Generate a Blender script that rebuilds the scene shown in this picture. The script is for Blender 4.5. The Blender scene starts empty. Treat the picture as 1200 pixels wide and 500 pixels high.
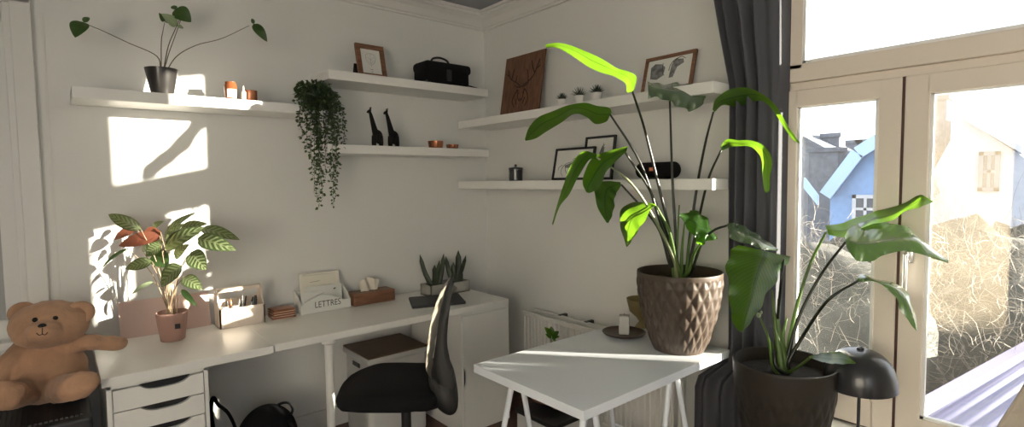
import bpy, bmesh, math, random
import numpy as np
from mathutils import Vector, Matrix, Euler, noise
random.seed(7)
SC = bpy.context.scene
COL = SC.collection
PI = math.pi

# ------------------------------------------------------------------ camera, sky, sun, exposure
FPX = 630.0
CAM = Vector((-2.409, -3.136, 1.487))
RX = Vector((0.76269621, -0.64665113, -0.01169639))    # camera right in the room
RD = Vector((-0.04811641, -0.03869804, -0.99809182))   # camera down
RF = Vector((0.64496458, 0.76180363, -0.06062937))     # camera forward
cam = bpy.data.cameras.new('camera')
cam.sensor_width = 36.0
cam.lens = FPX / 1200.0 * 36.0
cam.clip_start = 0.05
cam.clip_end = 300
camo = bpy.data.objects.new('camera', cam)
COL.objects.link(camo)
mw = Matrix.Identity(4)
for i in range(3):
    mw[i][0] = RX[i]; mw[i][1] = -RD[i]; mw[i][2] = -RF[i]; mw[i][3] = CAM[i]
camo.matrix_world = mw
SC.camera = camo

world = bpy.data.worlds.new('sky')
SC.world = world
world.use_nodes = True
wn = world.node_tree.nodes
wn['Background'].inputs[0].default_value = (0.86, 0.92, 1.0, 1)
wn['Background'].inputs[1].default_value = 1.8
# thin winter haze: the sky brightens around the low sun
wl = world.node_tree.links
g_ = wn.new('ShaderNodeTexCoord')
d_ = wn.new('ShaderNodeVectorMath'); d_.operation = 'DOT_PRODUCT'
d_.inputs[1].default_value = Vector((1, -1.25, 0.22)).normalized()
nm_ = wn.new('ShaderNodeVectorMath'); nm_.operation = 'NORMALIZE'
wl.new(g_.outputs['Generated'], nm_.inputs[0]); wl.new(nm_.outputs[0], d_.inputs[0])
ac_ = wn.new('ShaderNodeMath'); ac_.operation = 'ARCCOSINE'; wl.new(d_.outputs['Value'], ac_.inputs[0])
def wm(op, a, b=None):
    n = wn.new('ShaderNodeMath'); n.operation = op
    for i_, x_ in enumerate((a, b)):
        if x_ is None: continue
        if isinstance(x_, (int, float)): n.inputs[i_].default_value = x_
        else: wl.new(x_, n.inputs[i_])
    return n.outputs[0]
q_ = wm('DIVIDE', ac_.outputs[0], math.radians(7.0))
lobe = wm('MULTIPLY', wm('EXPONENT', wm('MULTIPLY', wm('MULTIPLY', q_, q_), -1.0)), 22.0)
bg2 = wn.new('ShaderNodeBackground'); bg2.inputs[0].default_value = (1.0, 0.9, 0.76, 1); wl.new(lobe, bg2.inputs[1])
ad_ = wn.new('ShaderNodeAddShader'); wl.new(wn['Background'].outputs[0], ad_.inputs[0]); wl.new(bg2.outputs[0], ad_.inputs[1])
wl.new(ad_.outputs[0], wn['World Output'].inputs[0])

SUN_K, SUN_S = 1.25, 0.22            # the low sun travels towards (-1, K, -S)
sl = bpy.data.lights.new('sun', 'SUN')
sl.energy = 44.0
sl.angle = math.radians(0.55)
sl.color = (1.0, 0.90, 0.74)
so = bpy.data.objects.new('sun', sl)
COL.objects.link(so)
so.location = (6, -7, 4)
so.rotation_euler = Vector((-1, SUN_K, -SUN_S * 1.0)).to_track_quat('-Z', 'Y').to_euler()

SC.view_settings.view_transform = 'Standard'
SC.view_settings.look = 'None'
SC.view_settings.gamma = 1
SC.view_settings.use_curve_mapping = False
SC.view_settings.exposure = 0.5
SC.cycles.max_bounces = 10
SC.cycles.diffuse_bounces = 5
SC.cycles.transparent_max_bounces = 16
SC.cycles.use_denoising = True
SC.cycles.sample_clamp_indirect = 6.0

# ------------------------------------------------------------------ measuring helpers
def ray(px, py):
    return RX * (px - 600) + RD * (py - 250) + RF * FPX
def P(px, py, d):
    return CAM + ray(px, py) / FPX * d
def on(px, py, ax, v):
    r = ray(px, py)
    return CAM + r * ((v - CAM[ax]) / r[ax])

# ------------------------------------------------------------------ materials
def lin(c):
    return tuple((x / 12.92 if x <= 0.04045 else ((x + 0.055) / 1.055) ** 2.4) for x in c)
def rgb(r, g, b):
    return lin((r / 255, g / 255, b / 255)) + (1,)
def mat(name, col, rough=0.5, metal=0.0, var=0.0, scale=8.0, bump=0.0, bscale=60.0, col2=None, spec=0.5,
        coat=0.0, stretch=None, transl=0.0, tcol=None, emit=None, sheen=0.0):
    m = bpy.data.materials.new(name)
    m.use_nodes = True
    nt = m.node_tree; N = nt.nodes; L = nt.links
    b = N['Principled BSDF']
    b.inputs['Base Color'].default_value = col
    b.inputs['Roughness'].default_value = rough
    b.inputs['Metallic'].default_value = metal
    b.inputs['Specular IOR Level'].default_value = spec
    b.inputs['Coat Weight'].default_value = coat
    b.inputs['Sheen Weight'].default_value = sheen
    tc = N.new('ShaderNodeTexCoord')
    src = tc.outputs['Object']
    if stretch:
        mp = N.new('ShaderNodeMapping'); mp.inputs['Scale'].default_value = stretch
        L.new(src, mp.inputs[0]); src = mp.outputs[0]
    if var > 0 or col2:
        nz = N.new('ShaderNodeTexNoise'); nz.inputs['Scale'].default_value = scale
        nz.inputs['Detail'].default_value = 5
        L.new(src, nz.inputs['Vector'])
        rp = N.new('ShaderNodeValToRGB')
        rp.color_ramp.elements[0].position = 0.35; rp.color_ramp.elements[1].position = 0.65
        c2 = col2 if col2 else tuple(min(1, x * (1 - var)) for x in col[:3]) + (1,)
        rp.color_ramp.elements[0].color = c2; rp.color_ramp.elements[1].color = col
        L.new(nz.outputs['Fac'], rp.inputs[0]); L.new(rp.outputs[0], b.inputs['Base Color'])
    if bump > 0:
        n2 = N.new('ShaderNodeTexNoise'); n2.inputs['Scale'].default_value = bscale
        n2.inputs['Detail'].default_value = 4
        L.new(src, n2.inputs['Vector'])
        bp = N.new('ShaderNodeBump'); bp.inputs['Strength'].default_value = bump
        bp.inputs['Distance'].default_value = 0.01
        L.new(n2.outputs['Fac'], bp.inputs['Height']); L.new(bp.outputs[0], b.inputs['Normal'])
    if transl > 0:
        t = N.new('ShaderNodeBsdfTranslucent'); t.inputs[0].default_value = tcol or col
        mx = N.new('ShaderNodeMixShader'); mx.inputs[0].default_value = transl
        L.new(b.outputs[0], mx.inputs[1]); L.new(t.outputs[0], mx.inputs[2])
        L.new(mx.outputs[0], N['Material Output'].inputs[0])
    return m

def leaf_mat(name, top, under, glow, transl=0.45, veins=26, vein_amt=0.25, rough=0.35, stripe=None):
    """top and underside colours, light passing through, side veins from the leaf's own UVs"""
    m = bpy.data.materials.new(name); m.use_nodes = True
    nt = m.node_tree; N = nt.nodes; L = nt.links
    b = N['Principled BSDF']; b.inputs['Roughness'].default_value = rough
    uv = N.new('ShaderNodeUVMap')
    sp = N.new('ShaderNodeSeparateXYZ'); L.new(uv.outputs[0], sp.inputs[0])
    def mth(op, a, c=None):
        n = N.new('ShaderNodeMath'); n.operation = op
        for i, x in enumerate((a, c)):
            if x is None: continue
            if isinstance(x, (int, float)): n.inputs[i].default_value = x
            else: L.new(x, n.inputs[i])
        return n.outputs[0]
    av = mth('ABSOLUTE', mth('SUBTRACT', sp.outputs[1], 0.5))
    ph = mth('SUBTRACT', mth('MULTIPLY', sp.outputs[0], veins), mth('MULTIPLY', av, veins * 0.45))
    sn = mth('SINE', mth('MULTIPLY', ph, 2 * PI))
    geo = N.new('ShaderNodeNewGeometry')
    mixf = N.new('ShaderNodeMix'); mixf.data_type = 'RGBA'
    mixf.inputs[6].default_value = top; mixf.inputs[7].default_value = under
    L.new(geo.outputs['Backfacing'], mixf.inputs[0])
    colr = mixf.outputs[2]
    if stripe:
        st = N.new('ShaderNodeMix'); st.data_type = 'RGBA'
        st.inputs[7].default_value = stripe
        edge = mth('LESS_THAN', av, 0.40)
        f = mth('MULTIPLY', mth('GREATER_THAN', sn, 0.25), edge)
        mid = mth('LESS_THAN', av, 0.03)
        f = mth('MAXIMUM', f, mid)
        f = mth('MULTIPLY', f, mth('SUBTRACT', 1.0, geo.outputs['Backfacing']))
        L.new(f, st.inputs[0]); L.new(colr, st.inputs[6]); colr = st.outputs[2]
    else:
        v2 = N.new('ShaderNodeMix'); v2.data_type = 'RGBA'
        f = mth('MULTIPLY', mth('POWER', mth('MAXIMUM', sn, 0.0), 3.0), vein_amt)
        mid = mth('MULTIPLY', mth('LESS_THAN', av, 0.018), 0.7)
        f = mth('MAXIMUM', f, mid)
        L.new(f, v2.inputs[0]); L.new(colr, v2.inputs[6])
        v2.inputs[7].default_value = tuple(min(1, x * 1.9 + .02) for x in top[:3]) + (1,)
        colr = v2.outputs[2]
    L.new(colr, b.inputs['Base Color'])
    bp = N.new('ShaderNodeBump'); bp.inputs['Strength'].default_value = 0.12; bp.inputs['Distance'].default_value = 0.003
    L.new(sn, bp.inputs['Height']); L.new(bp.outputs[0], b.inputs['Normal'])
    t = N.new('ShaderNodeBsdfTranslucent')
    gm = N.new('ShaderNodeMix'); gm.data_type = 'RGBA'
    gm.inputs[6].default_value = glow; gm.inputs[7].default_value = tuple(x * .45 for x in glow[:3]) + (1,)
    vf = mth('MULTIPLY', mth('POWER', mth('MAXIMUM', sn, 0.0), 2.0), 0.55)
    vf = mth('MAXIMUM', vf, mth('LESS_THAN', av, 0.03))
    L.new(vf, gm.inputs[0]); L.new(gm.outputs[2], t.inputs[0])
    mx = N.new('ShaderNodeMixShader'); mx.inputs[0].default_value = transl
    L.new(b.outputs[0], mx.inputs[1]); L.new(t.outputs[0], mx.inputs[2])
    L.new(mx.outputs[0], N['Material Output'].inputs[0])
    return m

def glass_mat(name, dirt, dcol):
    """clear pane (lets light straight through) with a film of dried dirt that scatters light"""
    m = bpy.data.materials.new(name); m.use_nodes = True
    nt = m.node_tree; N = nt.nodes; L = nt.links
    N.remove(N['Principled BSDF'])
    tr = N.new('ShaderNodeBsdfTransparent'); tr.inputs[0].default_value = (0.97, 0.98, 0.98, 1)
    gl = N.new('ShaderNodeBsdfGlossy'); gl.inputs['Roughness'].default_value = 0.02
    lw = N.new('ShaderNodeFresnel'); lw.inputs[0].default_value = 1.45
    m1 = N.new('ShaderNodeMixShader')
    fm = N.new('ShaderNodeMath'); fm.operation = 'MULTIPLY'; fm.inputs[1].default_value = 0.5
    L.new(lw.outputs[0], fm.inputs[0]); L.new(fm.outputs[0], m1.inputs[0])
    L.new(tr.outputs[0], m1.inputs[1]); L.new(gl.outputs[0], m1.inputs[2])
    tl = N.new('ShaderNodeBsdfTranslucent'); tl.inputs[0].default_value = dcol
    tc = N.new('ShaderNodeTexCoord')
    nz = N.new('ShaderNodeTexNoise'); nz.inputs['Scale'].default_value = 5; nz.inputs['Detail'].default_value = 6
    L.new(tc.outputs['Object'], nz.inputs['Vector'])
    mr = N.new('ShaderNodeMapRange'); mr.inputs[1].default_value = 0.3; mr.inputs[2].default_value = 0.7
    mr.inputs[3].default_value = dirt * 0.75; mr.inputs[4].default_value = dirt * 1.25
    L.new(nz.outputs['Fac'], mr.inputs[0])
    m2 = N.new('ShaderNodeMixShader')
    L.new(mr.outputs[0], m2.inputs[0]); L.new(m1.outputs[0], m2.inputs[1]); L.new(tl.outputs[0], m2.inputs[2])
    L.new(m2.outputs[0], N['Material Output'].inputs[0])
    return m

M = {}
M['wall'] = mat('painted_wall', (0.72, 0.715, 0.69, 1), 0.6, bump=0.03, bscale=25, var=0.03, scale=1.5)
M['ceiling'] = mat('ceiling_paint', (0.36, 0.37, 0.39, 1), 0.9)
M['trim'] = mat('trim_paint', (0.70, 0.69, 0.66, 1), 0.4)
M['shelf'] = mat('white_foil', (0.78, 0.77, 0.74, 1), 0.35)
M['infill'] = mat('infill_grey', (0.40, 0.40, 0.40, 1), 0.8)
M['desk'] = mat('desk_white', (0.80, 0.79, 0.76, 1), 0.32, var=0.02)
M['table'] = mat('table_white', (0.86, 0.90, 0.96, 1), 0.22, spec=0.6)
M['frame'] = mat('window_frame_cream', (0.78, 0.70, 0.61, 1), 0.35)
M['putty'] = mat('white_bead', (0.85, 0.85, 0.83, 1), 0.4)
M['seal'] = mat('dark_gasket', (0.08, 0.04, 0.03, 1), 0.6)
M['glass_left'] = glass_mat('window_glass_cleaner', 0.005, (1, 0.95, 0.85, 1))
M['glass_right'] = glass_mat('window_glass_dusty', 0.036, (1.0, 0.86, 0.64, 1))
M['glass_top'] = glass_mat('window_glass_top', 0.04, (1, 0.97, 0.9, 1))
M['chrome'] = mat('handle_metal', (0.8, 0.8, 0.8, 1), 0.25, 1.0)
M['curtain'] = mat('grey_curtain', (0.085, 0.088, 0.102, 1), 0.85, bump=0.2, bscale=400, transl=0.12, tcol=(0.3, 0.3, 0.33, 1))
M['black'] = mat('black_fabric', (0.006, 0.006, 0.007, 1), 0.85, bump=0.2, bscale=300, spec=0.2)
M['blackpl'] = mat('black_plastic', (0.012, 0.012, 0.013, 1), 0.4)
M['charcoal'] = mat('charcoal_plastic', (0.03, 0.031, 0.034, 1), 0.45)
M['blackmetal'] = mat('black_metal', (0.025, 0.026, 0.03, 1), 0.32, coat=0.2)
M['mesh'] = mat('chair_mesh', (0.008, 0.008, 0.008, 1), 0.6, bump=0.1, bscale=500, spec=0.6)
M['sheenband'] = mat('chair_back_mesh', (0.05, 0.045, 0.04, 1), 0.4, spec=0.5, transl=0.35, tcol=(0.6, 0.55, 0.45, 1))
M['wood'] = mat('walnut', (0.19, 0.085, 0.045, 1), 0.5, var=0.5, scale=6, stretch=(12, 12, 1.2), bump=0.05)
M['wood2'] = mat('reddish_wood', (0.24, 0.11, 0.06, 1), 0.5, var=0.45, scale=5, stretch=(2, 2, 18), bump=0.05)
M['woodlid'] = mat('brown_wood_lid', (0.15, 0.105, 0.065, 1), 0.5, var=0.35, scale=5, stretch=(1.5, 14, 14))
M['paper'] = mat('paper', (0.70, 0.70, 0.66, 1), 0.8)
M['ink'] = mat('drawing_ink', (0.05, 0.05, 0.05, 1), 0.8)
M['inkgrey'] = mat('wash_grey', (0.25, 0.25, 0.25, 1), 0.8, var=0.6, scale=40)
M['burn'] = mat('burnt_line', (0.028, 0.012, 0.008, 1), 0.7)
M['letters'] = mat('letters_grey', (0.06, 0.055, 0.06, 1), 0.6)
M['figure'] = mat('black_figure', (0.008, 0.007, 0.006, 1), 0.7, spec=0.2)
M['copper'] = mat('copper_glass', (0.42, 0.16, 0.08, 1), 0.25, 0.55)
M['amber'] = mat('amber_glass', (0.20, 0.065, 0.025, 1), 0.12, 0.1, coat=0.6)
M['label'] = mat('cream_label', (0.72, 0.68, 0.58, 1), 0.6)
M['wax'] = mat('wax', (0.85, 0.80, 0.70, 1), 0.5)
M['potblack'] = mat('dark_pot', (0.022, 0.020, 0.019, 1), 0.3, coat=0.2)
M['potpink'] = mat('mauve_pot', (0.38, 0.22, 0.18, 1), 0.6)
M['soil'] = mat('soil', (0.02, 0.014, 0.01, 1), 0.95, bump=0.8, bscale=80)
M['concrete'] = mat('grey_planter', (0.33, 0.32, 0.29, 1), 0.8, var=0.15, scale=30)
M['potwhite'] = mat('white_mini_pot', (0.72, 0.70, 0.66, 1), 0.5)
M['potbrown'] = mat('bronze_pot', (0.070, 0.052, 0.040, 1), 0.45, 0.0, spec=0.35)
M['pottaupe'] = mat('taupe_pot', (0.030, 0.025, 0.020, 1), 0.55, spec=0.3)
M['box'] = mat('cream_box', (0.66, 0.57, 0.49, 1), 0.6)
M['pinkboard'] = mat('pink_board', (0.70, 0.52, 0.46, 1), 0.7)
M['storage'] = mat('white_plastic', (0.55, 0.55, 0.54, 1), 0.45)
M['plush'] = mat('tan_plush', (0.48, 0.28, 0.17, 1), 0.95, bump=0.35, bscale=70, var=0.22, scale=10, sheen=0.15)
M['gloss_eye'] = mat('gloss_black', (0.006, 0.006, 0.006, 1), 0.15)
M['radiator'] = mat('radiator_white', (0.66, 0.65, 0.62, 1), 0.4)
M['tray'] = mat('bronze_tray', (0.07, 0.045, 0.035, 1), 0.35, 0.4)
M['gold'] = mat('brass_bowl', (0.30, 0.24, 0.12, 1), 0.4, 0.5)
M['greyjar'] = mat('smoked_jar', (0.035, 0.036, 0.038, 1), 0.25, coat=0.4)
M['badge'] = mat('orange_badge', (0.75, 0.22, 0.08, 1), 0.5)
M['cream'] = mat('cream_cloth', (0.48, 0.42, 0.34, 1), 0.9, bump=0.3, bscale=200)
M['tissue'] = mat('tissue', (0.82, 0.76, 0.66, 1), 0.8, transl=0.3)
# floor planks
def floor_mat():
    m = mat('wood_floor', (0.12, 0.045, 0.025, 1), 0.35, var=0.5, scale=4, stretch=(1, 14, 1))
    return m
M['floor'] = floor_mat()
M['strel'] = leaf_mat('strelitzia_leaf', (0.020, 0.058, 0.009, 1), (0.030, 0.075, 0.014, 1), (0.22, 0.46, 0.02, 1), 0.46)
M['strel2'] = leaf_mat('strelitzia_leaf_glossy', (0.020, 0.055, 0.012, 1), (0.028, 0.068, 0.015, 1), (0.20, 0.48, 0.02, 1), 0.42, rough=0.22)
M['strelg'] = leaf_mat('strelitzia_leaf_sky_sheen', (0.10, 0.13, 0.105, 1), (0.085, 0.115, 0.085, 1), (0.20, 0.48, 0.02, 1), 0.25, rough=0.24, veins=14)  # greyish base colours paint in the sky's reflection on the leaf
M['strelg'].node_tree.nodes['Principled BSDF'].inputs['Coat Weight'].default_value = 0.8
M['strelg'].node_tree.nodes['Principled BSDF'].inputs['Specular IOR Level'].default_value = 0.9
M['stemdark'] = mat('leaf_stem', (0.012, 0.016, 0.009, 1), 0.35, transl=0.04)
M['stemgreen'] = mat('green_stem', (0.10, 0.17, 0.04, 1), 0.35, transl=0.2, tcol=(0.3, 0.5, 0.1, 1))
M['cala'] = leaf_mat('calathea_leaf', (0.045, 0.075, 0.030, 1), (0.16, 0.045, 0.035, 1), (0.25, 0.30, 0.10, 1), 0.30, veins=7, stripe=(0.24, 0.29, 0.14, 1))
M['calabrown'] = leaf_mat('calathea_underside', (0.15, 0.050, 0.030, 1), (0.15, 0.05, 0.03, 1), (0.4, 0.15, 0.08, 1), 0.3, veins=7)
M['calastem'] = mat('calathea_stem', (0.30, 0.22, 0.14, 1), 0.5)
M['darkleaf'] = leaf_mat('arrow_leaf', (0.022, 0.045, 0.014, 1), (0.03, 0.05, 0.02, 1), (0.15, 0.3, 0.05, 1), 0.25, veins=8)
M['paleleaf'] = leaf_mat('pale_leaf', (0.30, 0.36, 0.22, 1), (0.3, 0.36, 0.22, 1), (0.3, 0.4, 0.2, 1), 0.3, veins=8)
M['thinstem'] = mat('thin_brown_stem', (0.11, 0.085, 0.06, 1), 0.6)
M['vine'] = mat('vine_leaves', (0.035, 0.062, 0.022, 1), 0.5, col2=(0.012, 0.022, 0.008, 1), scale=25, transl=0.2, tcol=(0.2, 0.35, 0.06, 1))
M['snake'] = mat('snake_leaf', (0.035, 0.05, 0.02, 1), 0.5, col2=(0.012, 0.02, 0.01, 1), scale=30)
M['spike'] = mat('succulent_leaf', (0.018, 0.026, 0.014, 1), 0.5)

# ------------------------------------------------------------------ mesh helpers
def tag(o, label=None, cat=None, group=None, kind=None):
    if label: o['label'] = label
    if cat: o['category'] = cat
    if group: o['group'] = group
    if kind: o['kind'] = kind
    return o
def thing(name, loc, label, cat, group=None, rz=0.0):
    o = bpy.data.objects.new(name, None); COL.objects.link(o)
    o.location = loc; o.rotation_euler = (0, 0, rz); o.empty_display_size = 0.05
    return tag(o, label, cat, group)
def obj(name, bm, m, parent=None, smooth=None, world_coords=True):
    """link a bmesh as one object; verts given in room coordinates unless world_coords is False"""
    me = bpy.data.meshes.new(name)
    off = Vector((0, 0, 0))
    if parent is not None and world_coords:
        p = parent
        while p is not None:
            off += p.location; p = p.parent
        for v in bm.verts: v.co -= off
    elif parent is None and world_coords and bm.verts:
        lo = Vector((min(v.co.x for v in bm.verts), min(v.co.y for v in bm.verts), min(v.co.z for v in bm.verts)))
        hi = Vector((max(v.co.x for v in bm.verts), max(v.co.y for v in bm.verts), max(v.co.z for v in bm.verts)))
        off = Vector(((lo.x + hi.x) / 2, (lo.y + hi.y) / 2, lo.z))
        for v in bm.verts: v.co -= off
    bm.normal_update()
    bm.to_mesh(me); bm.free()
    me.materials.append(m)
    o = bpy.data.objects.new(name, me); COL.objects.link(o)
    if parent is not None: o.parent = parent
    elif world_coords: o.location = off
    if smooth is not None:
        me.polygons.foreach_set('use_smooth', [True] * len(me.polygons))
        if smooth < 179:
            try: me.set_sharp_from_angle(angle=math.radians(smooth))
            except Exception: pass
    return o
def BM(): return bmesh.new()
def box(bm, x0, x1, y0, y1, z0, z1, bev=0.0, rz=0.0):
    vs = bmesh.ops.create_cube(bm, size=1)['verts']
    c = Vector(((x0 + x1) / 2, (y0 + y1) / 2, (z0 + z1) / 2))
    r = Matrix.Rotation(rz, 3, 'Z')
    for v in vs:
        v.co = Vector((v.co.x * abs(x1 - x0), v.co.y * abs(y1 - y0), v.co.z * abs(z1 - z0)))
    if bev > 0:
        es = {e for v in vs for e in v.link_edges}
        g = bmesh.ops.bevel(bm, geom=list(es), offset=bev, segments=3 if bev > 0.006 else 2, affect='EDGES', profile=0.5)
        vs = list({v for f in g['faces'] for v in f.verts} | {v for v in vs if v.is_valid})
    for v in vs: v.co = r @ v.co + c
    return vs
def lathe(bm, prof, c, n=40, axis=None, close=True):
    """prof: list of (radius, z)"""
    rings = []
    for (r, z) in prof:
        if r < 1e-5:
            rings.append([bm.verts.new(Vector((0, 0, z)) + Vector(c))])
        else:
            rings.append([bm.verts.new(Vector((r * math.cos(2 * PI * i / n), r * math.sin(2 * PI * i / n), z)) + Vector(c)) for i in range(n)])
    for a, b in zip(rings, rings[1:]):
        for i in range(n):
            j = (i + 1) % n
            if len(a) == 1 and len(b) == 1: continue
            if len(a) == 1: bm.faces.new((a[0], b[j], b[i]))
            elif len(b) == 1: bm.faces.new((a[i], a[j], b[0]))
            else: bm.faces.new((a[i], a[j], b[j], b[i]))
    return [v for r in rings for v in r]
def spline(pts, n):
    """Catmull-Rom through points given as tuples of floats"""
    pts = [np.array(p, float) for p in pts]
    if len(pts) == 2:
        return [pts[0] + (pts[1] - pts[0]) * t / n for t in range(n + 1)]
    q = [2 * pts[0] - pts[1]] + pts + [2 * pts[-1] - pts[-2]]
    out = []
    segs = len(pts) - 1
    for k in range(n + 1):
        t = k / n * segs; i = min(int(t), segs - 1); u = t - i
        a, b, c, d = q[i], q[i + 1], q[i + 2], q[i + 3]
        out.append(0.5 * ((2 * b) + (-a + c) * u + (2 * a - 5 * b + 4 * c - d) * u * u + (-a + 3 * b - 3 * c + d) * u ** 3))
    return out
def tube(bm, pts, r0, r1=None, n=8, steps=None, cap=True, flat=1.0):
    r1 = r0 if r1 is None else r1
    steps = steps or max(2, (len(pts) - 1) * 6)
    if len(pts) == 2: steps = 2
    path = [Vector(p) for p in spline([tuple(p) for p in pts], steps)]
    up = Vector((0, 0, 1))
    rings = []
    t0 = (path[1] - path[0]).normalized()
    nrm = t0.cross(up)
    if nrm.length < 0.05: nrm = t0.cross(Vector((1, 0, 0)))
    nrm.normalize()
    for i, p in enumerate(path):
        t = (path[min(i + 1, len(path) - 1)] - path[max(i - 1, 0)]).normalized()
        nrm = (nrm - t * nrm.dot(t)).normalized()
        bn = t.cross(nrm)
        r = r0 + (r1 - r0) * i / (len(path) - 1)
        rings.append([bm.verts.new(p + nrm * (r * math.cos(2 * PI * k / n)) + bn * (flat * r * math.sin(2 * PI * k / n))) for k in range(n)])
    for a, b in zip(rings, rings[1:]):
        for k in range(n):
            bm.faces.new((a[k], a[(k + 1) % n], b[(k + 1) % n], b[k]))
    if cap:
        bm.faces.new(rings[0][::-1]); bm.faces.new(rings[-1])
def prism(bm, pts, d):
    """polygon (3D points, planar) pushed along vector d"""
    d = Vector(d)
    a = [bm.verts.new(Vector(p)) for p in pts]
    b = [bm.verts.new(Vector(p) + d) for p in pts]
    f1 = bm.faces.new(a[::-1]); f2 = bm.faces.new(b)
    n = len(a)
    for i in range(n): bm.faces.new((a[i], a[(i + 1) % n], b[(i + 1) % n], b[i]))
def fixn(bm): bmesh.ops.recalc_face_normals(bm, faces=bm.faces[:])
def ellips(bm, c, r, rot=None, seg=20):
    vs = bmesh.ops.create_uvsphere(bm, u_segments=seg, v_segments=max(6, seg // 2), radius=1)['verts']
    for v in vs:
        co = Vector((v.co.x * r[0], v.co.y * r[1], v.co.z * r[2]))
        if rot is not None: co = rot @ co
        v.co = co + Vector(c)
    return vs
def remesh(o, vox, smooth=6):
    md = o.modifiers.new('blend', 'REMESH'); md.mode = 'VOXEL'; md.voxel_size = vox; md.use_smooth_shade = True
    if smooth:
        s = o.modifiers.new('soft', 'SMOOTH'); s.iterations = smooth; s.factor = 0.6
def blade(bm, stations, nu=30, nv=8, cup=0.0, wave=0.0, freq=5.0, fold=0.16):
    """leaf surface. stations: (Lx,Ly,Rx,Ry,dL,dR[,bow]) image measures turned into points in the room"""
    st = [s + (0.0,) if len(s) == 6 else s for s in stations]
    uvl = bm.loops.layers.uv.verify()
    rows = []
    for k, s in enumerate(spline(st, nu)):
        a = P(s[0], s[1], s[4]); b = P(s[2], s[3], s[5])
        mid = P((s[0] + s[2]) / 2, (s[1] + s[3]) / 2, (s[4] + s[5]) / 2 + s[6] + cup * (b - a).length)
        row = []
        for j in range(nv + 1):
            t = j / nv
            ew = (b - a).length
            fold_ = RF * (fold * ew * (abs(2 * t - 1) - .5)) * min(1, k / 4, (nu - k) / 4)
            q = fold_ + a * ((1 - t) * (1 - 2 * t)) + mid * (4 * t * (1 - t)) + b * (t * (2 * t - 1))
            if wave:
                q = q + RF * (wave * (b - a).length * math.sin(k / nu * freq * 2 * PI + (0 if t < .5 else 1.7)) * (abs(t - .5) * 2) ** 2)
            row.append(bm.verts.new(q))
        rows.append(row)
    for i in range(nu):
        for j in range(nv):
            f = bm.faces.new((rows[i][j], rows[i + 1][j], rows[i + 1][j + 1], rows[i][j + 1]))
            f.smooth = True
            for lp, (u, v) in zip(f.loops, ((i, j), (i + 1, j), (i + 1, j + 1), (i, j + 1))):
                lp[uvl].uv = (u / nu, v / nv)
def leaf3(bm, base, tip, width, up, nu=12, nv=4, bend=0.15, fold=0.15, shape=0.45):
    """free leaf from base to tip; up = rough facing direction"""
    base, tip, up = Vector(base), Vector(tip), Vector(up)
    ax = tip - base; Ln = ax.length
    side = ax.cross(up).normalized(); nr = side.cross(ax).normalized()
    uvl = bm.loops.layers.uv.verify()
    rows = []
    for i in range(nu + 1):
        t = i / nu
        w = width * 0.5 * (math.sin(PI * t ** (0.72 if shape < .5 else 1.2)) ** 0.75 if 0 < t < 1 else 0.02)
        c = base + ax * t + nr * (bend * Ln * math.sin(PI * t))
        rows.append([bm.verts.new(c + side * (w * (2 * j / nv - 1)) + nr * (fold * w * abs(2 * j / nv - 1))) for j in range(nv + 1)])
    for i in range(nu):
        for j in range(nv):
            f = bm.faces.new((rows[i][j], rows[i][j + 1], rows[i + 1][j + 1], rows[i + 1][j])); f.smooth = True
            for lp, (u, v) in zip(f.loops, ((i, j), (i, j + 1), (i + 1, j + 1), (i + 1, j))):
                lp[uvl].uv = (u / nu, v / nv)
def copy_tree(o, parent=None):
    c = o.copy(); COL.objects.link(c)
    if parent is not None: c.parent = parent
    for ch in [x for x in bpy.data.objects if x.parent == o]: copy_tree(ch, c)
    return c
def one(name, m, label, cat, fn, group=None, smooth=None, kind=None):
    bm = BM(); fn(bm); o = obj(name, bm, m, None, smooth); return tag(o, label, cat, group, kind)
def struct(name, m, fn, smooth=None, parent=None):
    bm = BM(); fn(bm); o = obj(name, bm, m, parent, smooth)
    if parent is None: o['kind'] = 'structure'
    return o

# ------------------------------------------------------------------ the room
WY = 0.04        # inner face of the desk wall
WX = 0.03        # inner face of the shelf and window wall
HC = 2.68
WO = (-3.02, -2.08, 0.49, 2.56)   # window opening in the shelf wall: y0, y1, z0, z1
def f_wallA(bm):
    box(bm, -2.47, 0.33, WY, WY + .25, 0, HC)
    box(bm, -3.9, -2.47, WY, WY + .25, 0, 0.83)
    box(bm, -3.9, -2.47, WY, WY + .25, 2.27, HC)
    box(bm, -4.2, -3.9, WY, WY + .25, 0, HC)
struct('wall_back', M['wall'], f_wallA)
def f_wallB(bm):
    box(bm, WX, WX + .23, WO[1], WY, 0, HC)
    box(bm, WX, WX + .23, WO[0], WO[1], 0, WO[2])
    box(bm, WX, WX + .23, WO[0], WO[1], WO[3], HC)
    box(bm, WX, WX + .23, -5.2, WO[0], 1.90, HC); box(bm, WX, WX + .13, -5.2, WO[0], 0, 1.90)  # outer wall depth stepped, out of view, to trim the sun coming in
struct('wall_right', M['wall'], f_wallB)
struct('wall_left', M['wall'], lambda bm: box(bm, -4.45, -4.2, -5.2, WY + .25, 0, HC))
def f_wallF(bm):            # wall behind the camera with an opening added to let in fill light
    box(bm, -4.45, -3.7, -5.4, -5.2, 0, HC); box(bm, -2.2, .3, -5.4, -5.2, 0, HC)
    box(bm, -3.7, -2.2, -5.4, -5.2, 0, .9); box(bm, -3.7, -2.2, -5.4, -5.2, 2.3, HC)
struct('wall_front', M['wall'], f_wallF)
struct('floor', M['floor'], lambda bm: box(bm, -4.45, .3, -5.2, WY + .25, -.12, 0))
struct('ceiling', M['ceiling'], lambda bm: box(bm, -4.45, .3, -5.2, WY + .25, HC, HC + .12))
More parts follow.
